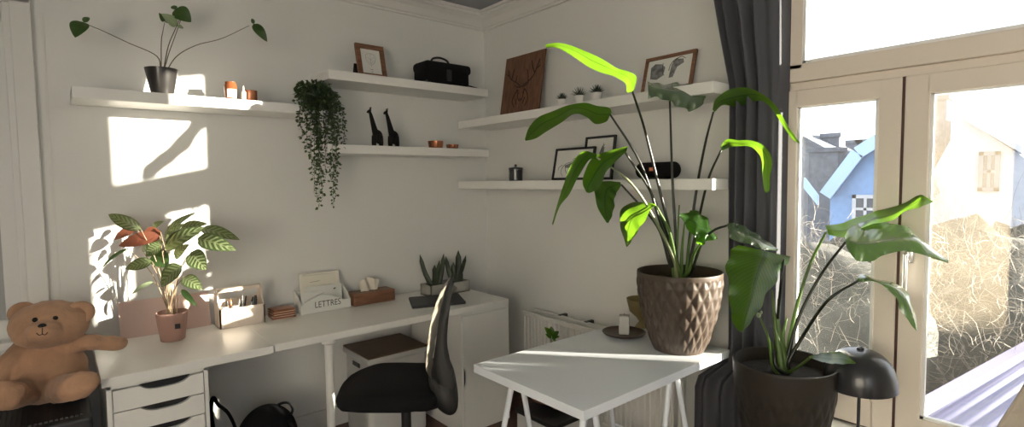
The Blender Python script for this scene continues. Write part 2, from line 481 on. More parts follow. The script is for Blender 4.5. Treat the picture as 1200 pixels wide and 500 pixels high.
def crown(bm):
    prof = [(0, 0), (.018, 0), (.022, .012), (.03, .014), (.055, .05), (.085, .07), (.10, .072), (.105, .085), (.12, .088), (.12, .105), (0, .105)]
    z0 = 2.575
    for ax in (0, 1):
        rows = []
        for t in range(2):
            row = []
            for (a, h) in prof:
                if ax == 0:   # along back wall, mitred in the corner
                    row.append(bm.verts.new(((-4.2 if t == 0 else WX - a), WY - a, z0 + h)))
                else:
                    row.append(bm.verts.new((WX - a, (WY - a if t == 0 else -4.6), z0 + h)))
            rows.append(row)
        n = len(prof)
        for i in range(n): bm.faces.new((rows[0][i], rows[0][(i + 1) % n], rows[1][(i + 1) % n], rows[1][i]))
    fixn(bm)
struct('trim_1', M['trim'], crown)
struct('baseboard_back', M['trim'], lambda bm: box(bm, -4.2, WX, WY - .015, WY, 0, .12, .003))
struct('baseboard_right', M['trim'], lambda bm: box(bm, WX - .015, WX, -5.2, WY, 0, .12, .003))

# window in the desk wall at the far left
w2 = bpy.data.objects.new('window_2', None); COL.objects.link(w2); w2.location = (-2.6, WY, .83); w2['kind'] = 'structure'
def f_w2(bm):
    box(bm, -2.525, -2.455, WY - .03, WY, .80, 2.36, .004)
    box(bm, -2.548, -2.52, WY - .018, WY + .05, .83, 2.36, .004)
    box(bm, -3.95, -2.455, WY - .03, WY + .01, 2.27, 2.36, .004)
    box(bm, -2.60, -2.545, WY + .01, WY + .06, .83, 2.27, .003)
    box(bm, -3.9, -2.55, WY + .01, WY + .06, .83, .91, .003)
    box(bm, -3.9, -2.55, WY + .01, WY + .06, 2.19, 2.27, .003)
    box(bm, -3.9, -3.85, WY + .01, WY + .06, .83, 2.27, .003)
struct('window_frame', M['trim'], f_w2, parent=w2)
struct('grey_infill', M['infill'], lambda bm: box(bm, -3.86, -2.59, WY + .033, WY + .037, .90, 2.2), parent=w2)  # grey panel added in place of glass so the pane stays dull
struct('window_sill', M['trim'], lambda bm: box(bm, -3.95, -2.44, WY - .09, WY, .795, .83, .006), parent=w2)
struct('trim_2', M['trim'], lambda bm: box(bm, -2.425, -2.415, WY - .004, WY, .12, 2.25, .001))

# window wall: top light over two casements
w1 = bpy.data.objects.new('window_1', None); COL.objects.link(w1); w1.location = (0, -2.55, .49); w1['kind'] = 'structure'
Y0, Y1 = WO[0], WO[1]
def f_frame(bm):
    b = .004
    box(bm, .00, .10, Y1 - .035, Y1, .49, WO[3], b)          # outer frame
    box(bm, .00, .10, Y0, Y0 + .035, .49, WO[3], b)
    box(bm, .00, .10, Y0, Y1, .49, .515, b)
    box(bm, .00, .10, Y0, Y1, WO[3] - .04, WO[3], b)
    box(bm, .012, .10, Y0, Y1, 1.853, 1.888, b)               # fixed transom
    z = (1.888, 1.962)                                         # top light sash
    box(bm, -.008, .08, Y0 + .02, Y1 - .02, z[0], z[1], b)
    box(bm, -.008, .08, Y1 - .106, Y1 - .02, 1.94, WO[3] - .02, b)
    box(bm, -.008, .08, Y0 + .02, Y0 + .10, 1.94, WO[3] - .02, b)
    box(bm, -.008, .08, Y0 + .02, Y1 - .02, 2.46, WO[3] - .02, b)
struct('window_frame', M['frame'], f_frame, parent=w1)
def casement(bm, ya, yb, gl, gr, gb, gt):
    b = .004
    box(bm, -.012, .02, gl, yb, .50, 1.853, b)
    box(bm, -.012, .02, ya, gr, .50, 1.853, b)
    box(bm, -.012, .02, gr - .01, gl + .01, gt, 1.853, b)
    box(bm, -.012, .02, gr - .01, gl + .01, .50, gb, b)
# y decreases to the right in the picture
struct('casement_left', M['frame'], lambda bm: casement(bm, -2.538, -2.105, -2.172, -2.466, .612, 1.782), parent=w1)
struct('casement_right', M['frame'], lambda bm: casement(bm, -2.995, -2.548, -2.624, -2.925, .59, 1.782), parent=w1)
def bead(bm, gl, gr, gb, gt):
    t = .011
    box(bm, -.006, .012, gl - t, gl + .001, gb, gt); box(bm, -.006, .012, gr - .001, gr + t, gb, gt)
    box(bm, -.006, .012, gr, gl, gb - .001, gb + t); box(bm, -.006, .012, gr, gl, gt - t * .5, gt + .001)
def f_beads(bm):
    bead(bm, -2.172, -2.466, .612, 1.782); bead(bm, -2.624, -2.925, .59, 1.782); bead(bm, -2.186, -2.92, 1.962, 2.46)
struct('glazing_bead', M['putty'], f_beads, parent=w1)
struct('gasket', M['seal'], lambda bm: (box(bm, -.006, .015, -2.549, -2.537, .51, 1.853), box(bm, -.004, .05, Y0 + .03, Y1 - .03, .494, .503)), parent=w1)
struct('left_pane', M['glass_left'], lambda bm: box(bm, .018, .022, -2.47, -2.168, .61, 1.785), parent=w1)
struct('right_pane', M['glass_right'], lambda bm: box(bm, .018, .022, -2.93, -2.62, .585, 1.785), parent=w1)
struct('top_pane', M['glass_top'], lambda bm: box(bm, .018, .022, -2.93, -2.18, 1.955, 2.47), parent=w1)
def f_handle(bm):
    box(bm, -.022, -.012, -2.592, -2.562, 1.165, 1.235, .004)
    lathe(bm, [(0, 0), (.009, 0), (.009, .03), (0, .03)], (-.035, -2.577, 1.18), 12)
    tube(bm, [(-.018, -2.577, 1.2), (-.055, -2.577, 1.2), (-.060, -2.577, 1.19), (-.060, -2.577, 1.06)], .0085, .007, 10)
struct('handle', M['chrome'], f_handle, 60, w1)
struct('window_sill', M['putty'], lambda bm: box(bm, -.13, .0, Y0 - .03, Y1 + .01, .455, .492, .006), parent=w1)

# ------------------------------------------------------------------ outside
GZ = -2.9
M['grass'] = mat('winter_ground', (0.10, 0.10, 0.075, 1), 0.95, var=0.5, scale=1.2)
M['paleblue'] = mat('pale_blue_boards', (0.20, 0.34, 0.60, 1), 0.7, var=0.1)
M['bargeblue'] = mat('light_blue_trim', (0.36, 0.52, 0.78, 1), 0.6)
M['greyhouse'] = mat('grey_render', (0.20, 0.22, 0.26, 1), 0.9, var=0.15)
M['brick'] = mat('grey_brick', (0.13, 0.15, 0.19, 1), 0.9, var=0.3, scale=6)
M['slate'] = mat('roof_slate', (0.14, 0.16, 0.20, 1), 0.8, var=0.3, scale=8)
M['snowroof'] = mat('pale_roof', (0.50, 0.52, 0.56, 1), 0.6)
M['metalroof'] = mat('corrugated_roof', (0.12, 0.125, 0.21, 1), 0.4, 0.0, spec=0.4, var=0.1)
M['bark'] = mat('bare_twigs', (0.16, 0.13, 0.10, 1), 0.7, var=0.3)
M['straw'] = mat('dry_twigs', (0.22, 0.19, 0.15, 1), 0.6, var=0.3)
M['evergreen'] = mat('dull_foliage', (0.045, 0.048, 0.040, 1), 0.9, var=0.6, scale=3, bump=1.0, bscale=8)
M['winglass'] = mat('dark_window_glass', (0.05, 0.06, 0.08, 1), 0.15)
struct('ground', M['grass'], lambda bm: box(bm, .5, 60, -45, 35, GZ - .3, GZ))

def house(name, label, x, ya, yb, zw, zr, depth, wallm, roofm, gam=None, cat='house', ymid=None):
    """gable end at x facing the room, ridge runs away; gam = break fraction for a two-slope roof"""
    t = thing(name, (x, (ya + yb) / 2, GZ), label, cat, 'houses beyond the garden')
    ym = ymid if ymid is not None else (ya + yb) / 2
    if gam: pts = [(x, ya, GZ), (x, ya, zw), (x, ya + (ym - ya) * gam[0], zw + (zr - zw) * gam[1]), (x, ym, zr),
                   (x, yb - (yb - ym) * gam[0], zw + (zr - zw) * gam[1]), (x, yb, zw), (x, yb, GZ)]
    else: pts = [(x, ya, GZ), (x, ya, zw), (x, ym, zr), (x, yb, zw), (x, yb, GZ)]
    bm = BM(); prism(bm, pts, (depth, 0, 0)); fixn(bm); obj('wall', bm, wallm, t)
    rp = pts[1:-1]
    bm = BM()
    for a, b in zip(rp, rp[1:]):
        a, b = Vector(a), Vector(b)
        n = Vector((0, -(b - a).z, (b - a).y)).normalized()
        if n.z < 0: n = -n
        prism(bm, [a - Vector((.25, 0, 0)), b - Vector((.25, 0, 0)), b + n * .14 - Vector((.25, 0, 0)), a + n * .14 - Vector((.25, 0, 0))], (depth + .4, 0, 0))
    fixn(bm); obj('roof', bm, roofm, t)
    return t, pts
def add_barge(t, pts, m, w=.12):
    rp = pts[1:-1]; bm = BM()
    for a, b in zip(rp, rp[1:]):
        a, b = Vector(a), Vector(b)
        n = Vector((0, -(b - a).z, (b - a).y)).normalized()
        if n.z < 0: n = -n
        o_ = Vector((.3, 0, 0))
        prism(bm, [a - o_ - n * w, b - o_ - n * w, b - o_ + n * .16, a - o_ + n * .16], (.06, 0, 0))
    fixn(bm); obj('barge_board', bm, m, t)
def add_window(t, x, ya, yb, za, zb, fm):
    bm = BM(); w = .08
    box(bm, x - .06, x, ya, yb, za, za + w); box(bm, x - .06, x, ya, yb, zb - w, zb)
    box(bm, x - .06, x, ya, ya + w, za, zb); box(bm, x - .06, x, yb - w, yb, za, zb)
    box(bm, x - .05, x, (ya + yb) / 2 - .03, (ya + yb) / 2 + .03, za, zb); box(bm, x - .05, x, ya, yb, (za + zb) / 2 - .03, (za + zb) / 2 + .03)
    f = obj('window', bm, fm, t)
    bm = BM(); box(bm, x - .03, x - .01, ya + w, yb - w, za + w, zb - w); obj('pane', bm, M['winglass'], f)
def chimney(t, x, y, z0, z1, w=.5, d=.5):
    bm = BM(); box(bm, x, x + d, y - w / 2, y + w / 2, z0, z1); box(bm, x - .05, x + d + .05, y - w / 2 - .05, y + w / 2 + .05, z1 - .12, z1); obj('chimney', bm, M['brick'], t)
# pale blue two-slope house, seen through the left casement
a = on(973, 229, 0, 12.0); b = on(1010.6, 180, 0, 12.0); c = on(1046, 158, 0, 12.0)
half = a.y - c.y
t, pts = house('blue_house', 'pale blue gabled house with two-slope roof seen through the left casement', 12.0, c.y - half * .45, a.y, a.z, c.z, 9,
               M['paleblue'], M['slate'], ((a.y - b.y) / half, (b.z - a.z) / (c.z - a.z)), ymid=c.y)
add_barge(t, pts, M['bargeblue'])
w_ = on(1000, 228, 0, 12.0); v_ = on(1030, 262, 0, 12.0)
add_window(t, 11.98, v_.y, w_.y, v_.z, w_.z, M['snowroof'])
# grey house further left
a = on(938, 158, 0, 15.0); b = on(968, 178, 0, 15.0)
t = thing('grey_house', (15, (a.y + b.y) / 2, GZ), 'grey rendered house at the left edge of the left casement', 'house', 'houses beyond the garden')
bm = BM(); q = on(900, 140, 0, 15.0); prism(bm, [(15, b.y, GZ), (15, b.y, b.z), (15, a.y, a.z), (15, q.y, q.z), (15, q.y, GZ)], (1.9, 0, 0)); fixn(bm); obj('wall', bm, M['greyhouse'], t)
bm = BM(); n_ = Vector((0, 0, .12)); prism(bm, [Vector((14.8, b.y - .2, b.z - .1)), Vector((14.8, q.y, q.z)), Vector((14.8, q.y, q.z)) + n_, Vector((14.8, b.y - .2, b.z - .1)) + n_], (2.2, 0, 0)); fixn(bm); obj('roof', bm, M['slate'], t)
c1 = on(965, 173, 0, 14.0); chimney(t, 14.0, c1.y, GZ + 1, c1.z, .75)
c1 = on(973.5, 156, 0, 16.0); chimney(t, 16.0, c1.y, 0, c1.z, .5)
bm = BM(); s0 = on(942, 208, 0, 11.0); s1 = on(958, 229, 0, 11.0)
prism(bm, [s0, s1, s1 + Vector((0, .0, -.22)), s0 + Vector((0, 0, -.25))], (.1, 0, 0)); fixn(bm); obj('porch_barge', bm, M['bargeblue'], t)
# roofs behind
for (px0, px1, pyr, pyw, x, cp, rm, lb) in ((966, 1010, 186, 206, 20, [(1000, 164), (1014, 163)], M['snowroof'], 'pale-roofed house with two chimneys behind the blue house'),
                                        (975, 996, 205, 222, 17.4, [], M['slate'], 'low slate-roofed house between the grey house and the blue house')):
    a = on(px0, pyw, 0, x); b = on(px1, pyw, 0, x); r = on((px0 + px1) / 2, pyr, 0, x)
    t, pts = house('far_house', lb, x, b.y, a.y, a.z, r.z, 2.2, M['paleblue'] if x < 18 else M['greyhouse'], rm)
    for k, (cx, cy) in enumerate(cp):
        c1 = on(cx, cy, 0, x + 1); chimney(t, x + 1, c1.y, r.z - 2.5, c1.z, .55)
# pale house seen through the right casement
x = 13.0
a = on(1076, 205, 0, x); b = on(1260, 205, 0, x); r = on(1128, 138, 0, x)
t = thing('white_house', (x, (a.y + b.y) / 2, GZ), 'pale house with a small dark window seen through the dusty right casement', 'house', 'houses beyond the garden')
bm = BM(); prism(bm, [(x, b.y, GZ), (x, b.y, on(1260, 200, 0, x).z), (x, on(1200, 184, 0, x).y, on(1200, 184, 0, x).z), (x, r.y, r.z), (x, a.y, a.z - .6), (x, a.y, GZ)], (8, 0, 0)); fixn(bm); obj('wall', bm, mat('pale_render', (0.42, 0.46, 0.55, 1), .9, var=.1), t)
g0 = on(1148, 178, 0, x); g1 = on(1171, 224, 0, x); add_window(t, x - .02, g1.y, g0.y, g1.z, g0.z, M['greyhouse'])
c1 = on(1095, 112, 0, x + 1); chimney(t, x + 1, c1.y, r.z - 2, c1.z, .5)
bm = BM(); e0 = on(1200, 180, 0, x); prism(bm, [r + Vector((-.3, 0, 0)), e0 + Vector((-.3, 0, 0)), e0 + Vector((-.3, 0, .15)), r + Vector((-.3, 0, .15))], (8.5, 0, 0)); fixn(bm); obj('roof', bm, M['snowroof'], t)
# sloping wall added out of view towards the sun to shade the lower window
def f_out(bm):
    prism(bm, [(5.6, -7.9, GZ), (5.6, -7.9, 1.31), (5.6, -9.3, 1.86), (5.6, -9.74, 2.05), (5.6, -9.76, 2.17), (5.6, -9.80, 2.19), (5.6, -13.0, 2.98), (5.6, -16.0, 1.9), (5.6, -16.0, GZ)], (.25, 0, 0)); fixn(bm)
one('added_shade_wall', M['greyhouse'], 'tall grey garden wall with sloping top beyond the right edge of the window', 'wall', f_out)
# corrugated lean-to roof below the window
zr = -.25
c0 = on(1080, 482, 2, zr); c1 = on(1230, 395, 2, zr)
dirv = (c1 - c0).normalized(); dn = Vector((dirv.y, -dirv.x, 0))
if dn.dot(CAM - c0) < 0: dn = -dn
t = thing('lean_to_roof', (c0.x, c0.y, GZ), 'low corrugated purplish lean-to roof just below the right casement', 'roof')
def f_corr(bm):
    n = 320; W = 3.6; Ln0, Ln1 = -1.2, 5.0
    rows = []
    for i in range(n + 1):
        s = i / n * W
        h = .014 * math.sin(s / .10 * 2 * PI)
        base = c0 + dn * s + Vector((0, 0, -.10 * s + h))
        rows.append([bm.verts.new(base + dirv * Ln0), bm.verts.new(base + dirv * Ln1)])
    for a_, b_ in zip(rows, rows[1:]):
        f = bm.faces.new((a_[0], b_[0], b_[1], a_[1])); f.smooth = True
bm = BM(); f_corr(bm); o = obj('corrugated_sheet', bm, M['metalroof'], t); sd = o.modifiers.new('t', 'SOLIDIFY'); sd.thickness = .004
bm = BM(); u = Vector((0, 0, .06)); e0, e1 = c0 - dirv * 1.2, c0 + dirv * 5
prism(bm, [e0 - dn * .05, e0 + dn * .05, e0 + dn * .05 + u, e0 - dn * .05 + u], dirv * 6.2); fixn(bm); obj('verge_board', bm, mat('lavender_verge', (.17, .16, .26, 1), .7), t)
bm = BM(); prism(bm, [e0 + dn * .1 + Vector((0, 0, -.15)), e0 + dn * 3.5 + Vector((0, 0, -.5)), e0 + dn * 3.5 + Vector((0, 0, GZ - zr)), e0 + dn * .1 + Vector((0, 0, GZ - zr))], dirv * 6.1); fixn(bm); obj('shed_wall', bm, M['greyhouse'], t)

def bare_tree(name, label, base, height, seed, m, levels=5, spread=.5, r=.05, cat='tree', nk=3, group=None):
    rnd = random.Random(seed); bm = BM()
    def grow(p, d, ln, rr, lv):
        q = p + d * ln
        mid = p + d * ln * .5 + Vector((rnd.uniform(-1, 1), rnd.uniform(-1, 1), rnd.uniform(-.3, .6))) * ln * .07
        tube(bm, [p, mid, q], rr, rr * .62, n=4 if lv < levels else 5, steps=3, cap=False)
        if lv == 0: return
        for k in range(nk if lv > 1 else nk):
            dd = (d + Vector((rnd.gauss(0, 1), rnd.gauss(0, 1), rnd.gauss(0.15, .6))) * spread).normalized()
            grow(p + (q - p) * rnd.uniform(.45, 1), dd, ln * rnd.uniform(.6, .85), rr * .6, lv - 1)
    grow(Vector(base), Vector((rnd.uniform(-.1, .1), rnd.uniform(-.1, .1), 1)).normalized(), height * .38, r, levels)
    return tag(obj(name, bm, m, None), label, cat, group)
TB = 'bare twiggy trees in the gardens'
specs = [(1112, 9.0, 4.0, 11, 'straw', 5), (1165, 8.0, 3.9, 12, 'straw', 5), (1135, 10.5, 4.6, 13, 'straw', 5), (1190, 9.5, 4.2, 14, 'bark', 5), (1000, 8.5, 3.3, 15, 'straw', 5), (960, 9.5, 3.2, 16, 'bark', 5), (1020, 7.0, 2.7, 17, 'bark', 5)]
lbs = ['pale bare tree nearest the left edge of the right pane', 'tall straw-coloured bare tree in front of the small dark window', 'bare tree reaching above the pale house roof', 'brown bare tree at the right edge of the right pane',
       'pale bare tree in front of the blue house', 'brown bare tree in front of the grey house', 'low bare tree near the right edge of the left pane']
for (px, d, h, sd_, mk, lv), lb in zip(specs, lbs):
    p = P(px, 300, d); bare_tree('bare_tree', lb, (p.x, p.y, GZ), h, sd_, M[mk], lv, .55, .022, group=None)
# tangled hedge: foliage mounds and fine twigs, nobody could count it
def f_hedge(bm):
    rnd = random.Random(3)
    for i in range(26):
        px = 930 + i * 13; d = rnd.uniform(6.0, 8.5)
        p = P(px, 300, d)
        ellips(bm, (p.x, p.y, -1.0), (1.1, 1.1, rnd.uniform(1.2, 1.9)), None, 10)
    for v in bm.verts:
        v.co += Vector(noise.noise_vector(v.co * 2.1)) * .35
tag(one('hedge', M['evergreen'], 'dull green tangled hedge below the houses', 'hedge', f_hedge, smooth=180), kind='stuff')
def f_brush(bm):
    rnd = random.Random(5)
    for i in range(4200):
        px = rnd.uniform(925, 1290); d = rnd.uniform(4.9, 7.5)
        p = P(px, 300, d); z = rnd.uniform(-1.7, 1.15 - .3 * (d - 4.9))
        p = Vector((p.x, p.y, z)); dv = Vector((rnd.gauss(0, 1), rnd.gauss(0, 1), rnd.gauss(.6, 1))).normalized()
        l = rnd.uniform(.15, .5)
        w3 = lambda k: Vector((rnd.gauss(0, k), rnd.gauss(0, k), rnd.gauss(0, k))) * l; tube(bm, [p, p + dv * l * .35 + w3(.08), p + dv * l * .7 + w3(.14), p + dv * l + w3(.2)], .0020, .0008, n=3, steps=5, cap=False)
tag(one('brushwood', M['straw'], 'fine dry twigs tangled over the hedge', 'twigs', f_brush), kind='stuff')

# ------------------------------------------------------------------ shelves, desk, tables
SG = 'white floating shelves on the two walls'
ST = {}
for key, x0, x1, y0, y1, zt, lb in (
        ('s1', -2.34, -1.245, -.22, WY, 1.905, 'long white floating shelf at the left above the calathea, sunlit'),
        ('s2', -1.25, -.157, -.24, WY, 2.103, 'white floating shelf carrying the framed leaf drawing and camera bag'),
        ('s3', -1.27, -.156, -.24, WY, 1.700, 'white floating shelf carrying the two giraffe figures'),
        ('s4', -.26, WX, -1.93, -.03, 1.901, 'white floating shelf carrying the stag board and three mini succulents'),
        ('s5', -.26, WX, -1.93, -.02, 1.487, 'white floating shelf carrying the speaker and black-framed drawings')):
    one('floating_shelf', M['shelf'], lb, 'shelf', lambda bm: box(bm, x0, x1, y0, y1, zt - .05, zt, .002), SG)
    ST[key] = zt
DZ = .757
YF = -.60
# drawer unit
t = thing('drawer_unit', (-2.125, -.3, 0), 'white drawer unit with black scooped drawer grips under the desk', 'drawer unit')
def f_du(bm):
    x0, x1 = -2.30, -1.955
    box(bm, x0, x0 + .016, YF + .005, -.05, .03, .72, .001); box(bm, x1 - .016, x1, YF + .005, -.05, .03, .72, .001)
    box(bm, x0, x1, YF + .005, -.05, .705, .72); box(bm, x0, x1, YF + .02, -.05, .03, .05); box(bm, x0, x1, -.07, -.05, .03, .72)
    box(bm, x0 + .016, x1 - .016, YF + .03, YF + .04, .05, .705)
bm = BM(); f_du(bm); obj('body', bm, M['desk'], t)
dzs = [.700, .612, .524, .436, .310, .180, .055]
for i in range(6):
    zt, zb = dzs[i] - .002, dzs[i + 1] + .002
    bm = BM(); n = 24; x0, x1 = -2.281, -1.974; xm = (x0 + x1) / 2; hw = .088
    prof = [(x0, zb), (x1, zb), (x1, zt)]
    for k in range(n + 1):
        u = 1 - 2 * k / n
        prof.append((xm + .02 + hw * u, zt - .024 * max(0, 1 - abs(u) ** 3.5)))
    prof.append((x0, zt))
    prism(bm, [(a, YF - .002, b) for a, b in prof], (0, .018, 0)); fixn(bm)
    d = obj('drawer', bm, M['desk'], t)
    bm = BM(); box(bm, xm + .02 - hw, xm + .02 + hw, YF + .0165, YF + .019, zt - .028, zt + .001); obj('grip_recess', bm, M['blackpl'], d)
# cupboard at the right of the desk
t = thing('cupboard', (-.48, -.3, 0), 'white cupboard with one door supporting the right end of the desk', 'cupboard')
bm = BM(); x0, x1 = -.66, -.300
box(bm, x0, x0 + .016, YF, -.03, .0, .723, .001); box(bm, x1 - .016, x1, YF, -.03, .0, .723, .001)
box(bm, x0, x1, YF, -.03, .705, .723); box(bm, x0, x1, YF + .03, -.03, .02, .04); box(bm, x0, x1, -.05, -.03, 0, .723); box(bm, x0 + .016, x1 - .016, YF + .002, -.1, .0, .02)
obj('body', bm, M['desk'], t)
bm = BM(); pts = []; n = 16; zc, hz = .335, .07
pts = [(x0 + .018, .022)] + [(x1 - .018, .022), (x1 - .018, .703), (x0 + .018, .703)]
for k in range(n + 1):
    u = 1 - 2 * k / n
    pts.append((x0 + .018 + .02 * max(0, 1 - abs(u) ** 3), zc + hz * u))
prism(bm, [(a, YF - .002, b) for a, b in pts], (0, .018, 0)); fixn(bm); dr = obj('door', bm, M['desk'], t)
bm = BM(); box(bm, x0 + .017, x0 + .04, YF + .017, YF + .02, zc - hz, zc + hz); obj('grip_recess', bm, M['blackpl'], dr)
# worktops
one('worktop', M['desk'], 'white desktop slab at the left, resting on the drawer unit', 'desktop', lambda bm: box(bm, -2.315, -1.692, YF - .012, .0, DZ - .036, DZ, .0015))
t = thing('desk', (-1, -.3, 0), 'long white desktop with a round white leg running right to the cupboard', 'desk')
bm = BM(); box(bm, -1.691, -.297, YF, .0, DZ - .034, DZ - .0, .0015); obj('tabletop', bm, M['desk'], t)
bm = BM(); lathe(bm, [(0, 0), (.02, 0), (.02, .69), (.034, .70), (.034, .722), (0, .722)], (-1.415, -.545, 0), 24); obj('leg', bm, M['desk'], t, 40)

# white table by the window
TZ = .72
TX0, TX1, TY0, TY1 = -1.107, -.137, -1.955, -1.336
t = thing('table', ((TX0 + TX1) / 2, (TY0 + TY1) / 2, 0), 'white rectangular table in front carrying the large potted strelitzia', 'table')
bm = BM(); box(bm, TX0, TX1, TY0, TY1, TZ - .034, TZ, .0015); obj('tabletop', bm, M['table'], t)
for k, (xc) in enumerate((-.96, -.42)):
    t = thing('trestle', (xc, (TY0 + TY1) / 2, 0), ('white metal trestle under the left half of the white table', 'white metal trestle under the window end of the white table')[k], 'trestle')
    bm = BM(); box(bm, xc - .03, xc + .03, TY0 + .06, TY1 - .06, TZ - .052, TZ - .036, .003); obj('top_bar', bm, M['table'], t)
    for sx in (-1, 1):
        for sy in (-1, 1):
            bm = BM(); yy = (TY0 + TY1) / 2 + sy * .20
            tube(bm, [(xc + sx * .02, yy, TZ - .05), (xc + sx * .17, yy + sy * .03, 0.005)], .013, .010, 10); obj('leg', bm, M['table'], t, 40)
        bm = BM(); tube(bm, [(xc + sx * .115, TY0 + .085, .25), (xc + sx * .115, TY1 - .085, .25)], .007, .007, 8); obj('cross_bar', bm, M['table'], t, 40)

# radiator
t = thing('radiator', (-.07, -1.1, .1), 'white panel radiator below the shelves on the right wall', 'radiator')
ry0, ry1, rz0, rz1 = -1.66, -.535, .10, .640
def f_panel(bm, xf, xb):
    n = 36; L_ = ry1 - ry0
    prof = []
    for k in range(n):
        ya = ry1 - L_ * k / n; yb_ = ry1 - L_ * (k + .45) / n
        prof += [(xf, ya), (xf, yb_), (xf + .008, yb_ - .005), (xf + .008, ya - L_ / n + .005)]
    prof += [(xf, ry0), (xb, ry0), (xb, ry1)]
    prism(bm, [(a_, b_, rz0 + .02) for a_, b_ in prof], (0, 0, rz1 - rz0 - .045)); fixn(bm)
    box(bm, xf - .003, xb + .003, ry0 - .004, ry1 + .004, rz1 - .028, rz1, .004); box(bm, xf - .003, xb + .003, ry0 - .004, ry1 + .004, rz0, rz0 + .025, .004)
bm = BM(); f_panel(bm, -.125, -.108); obj('front_panel', bm, M['radiator'], t)
bm = BM(); f_panel(bm, -.035, -.018); obj('rear_panel', bm, M['radiator'], t)
bm = BM()
for k in range(60):
    y = ry1 - .03 - k * (ry1 - ry0 - .06) / 59; box(bm, -.1045, -.0385, y - .0008, y + .0008, rz0 + .03, rz1 - .03)
obj('fins', bm, M['radiator'], t)
bm = BM(); tube(bm, [(-.07, ry1 + .002, .13), (-.07, ry1 + .04, .13), (-.07, ry1 + .04, .002)], .011, .011, 12); box(bm, -.09, -.05, ry1 - .02, ry1 + .004, .11, .15, .004); obj('feed_pipe', bm, M['radiator'], t, 50)
for ypos in (-.78, -1.0):
    bm = BM(); box(bm, -.036, WX - .001, ypos - .012, ypos + .012, rz1 - .05, rz1 + .004, .002); obj('bracket', bm, M['charcoal'], t)

# bench under the window
t = thing('window_bench', (-.34, -2.52, 0), 'low white bench under the window, beneath the right-hand plant and lamp', 'bench')
bm = BM(); box(bm, -.56, -.135, -2.9, -2.115, .445, .47, .003); obj('bench_top', bm, M['desk'], t)
for (a_, b_) in ((-.54, -2.88), (-.54, -2.14), (-.165, -2.88), (-.165, -2.14)):
    bm = BM(); box(bm, a_ - .018, a_ + .018, b_ - .018, b_ + .018, 0, .444, .002); obj('leg', bm, M['desk'], t)

# curtain
def f_curt(bm):
    n = 170; z0, z1 = .02, 2.60; nz = 40
    def pt(s, z):
        e = min(1, max(0, (2.70 - z) / .82)); e = e ** 1.2
        yl = -1.790 - .153 * e                      # left edge, drawn in below the upper shelf
        k = min(1, max(0, (.71 - z) / .22)); k = k * k * (3 - 2 * k)
        yl = yl * (1 - k) - 1.74 * k
        y = yl + (-2.138 - yl) * s
        amp = .030 if s < .5 else .030 - .025 * min(1, (s - .5) / .12)
        x = -.135 + .055 * s + amp * math.sin(s * 4.6 * 2 * PI + .15 * math.sin(z * 2.1))
        x = x * (1 - k) + k * (-.070 + .022 * math.sin(s * 4.6 * 2 * PI))
        if s > .93: x += (1 - k) * .075 * ((s - .93) / .07) ** .8
        return Vector((x, y - .004 * math.sin(z * 3 + s * 20) * (1 - s), z))
    rows = [[bm.verts.new(pt(i / n, z0 + (z1 - z0) * j / nz)) for i in range(n + 1)] for j in range(nz + 1)]
    for a_, b_ in zip(rows, rows[1:]):
        for i in range(n):
            f = bm.faces.new((a_[i], a_[i + 1], b_[i + 1], b_[i])); f.smooth = True
t = thing('curtain', (-.10, -1.95, 0), 'long dark grey pleated curtain hanging at the left of the window', 'curtain')
bm = BM(); f_curt(bm); o = obj('cloth', bm, M['curtain'], t)
sd = o.modifiers.new('thickness', 'SOLIDIFY'); sd.thickness = .003
t = thing('curtain_rail', (-.10, -2.4, 2.60), 'white curtain rail above the window', 'curtain rail')
bm = BM(); box(bm, -.115, -.085, -3.3, -1.6, 2.603, 2.625, .003); obj('rail', bm, M['trim'], t)
bm = BM(); [box(bm, -.11, -.09, y - .01, y + .01, 2.625, HC) for y in (-1.7, -2.45, -3.2)]; obj('bracket', bm, M['trim'], t)

# ------------------------------------------------------------------ things on the back-wall shelves
YS = -.10
def seat_on(px, key, y=YS):      # spot on a back-wall shelf under an image column
    p = on(px, 170, 1, y); return Vector((p.x, y, ST[key]))
def pot_plain(bm, c, r0, r1, h, th=.004, fill=.85):
    lathe(bm, [(0, 0), (r0 * .96, 0), (r0, .004), (r1, h), (r1 - th, h), (r1 - th - (r1 - r0) * (1 - fill), h * fill), (0, h * fill)], c, 40)
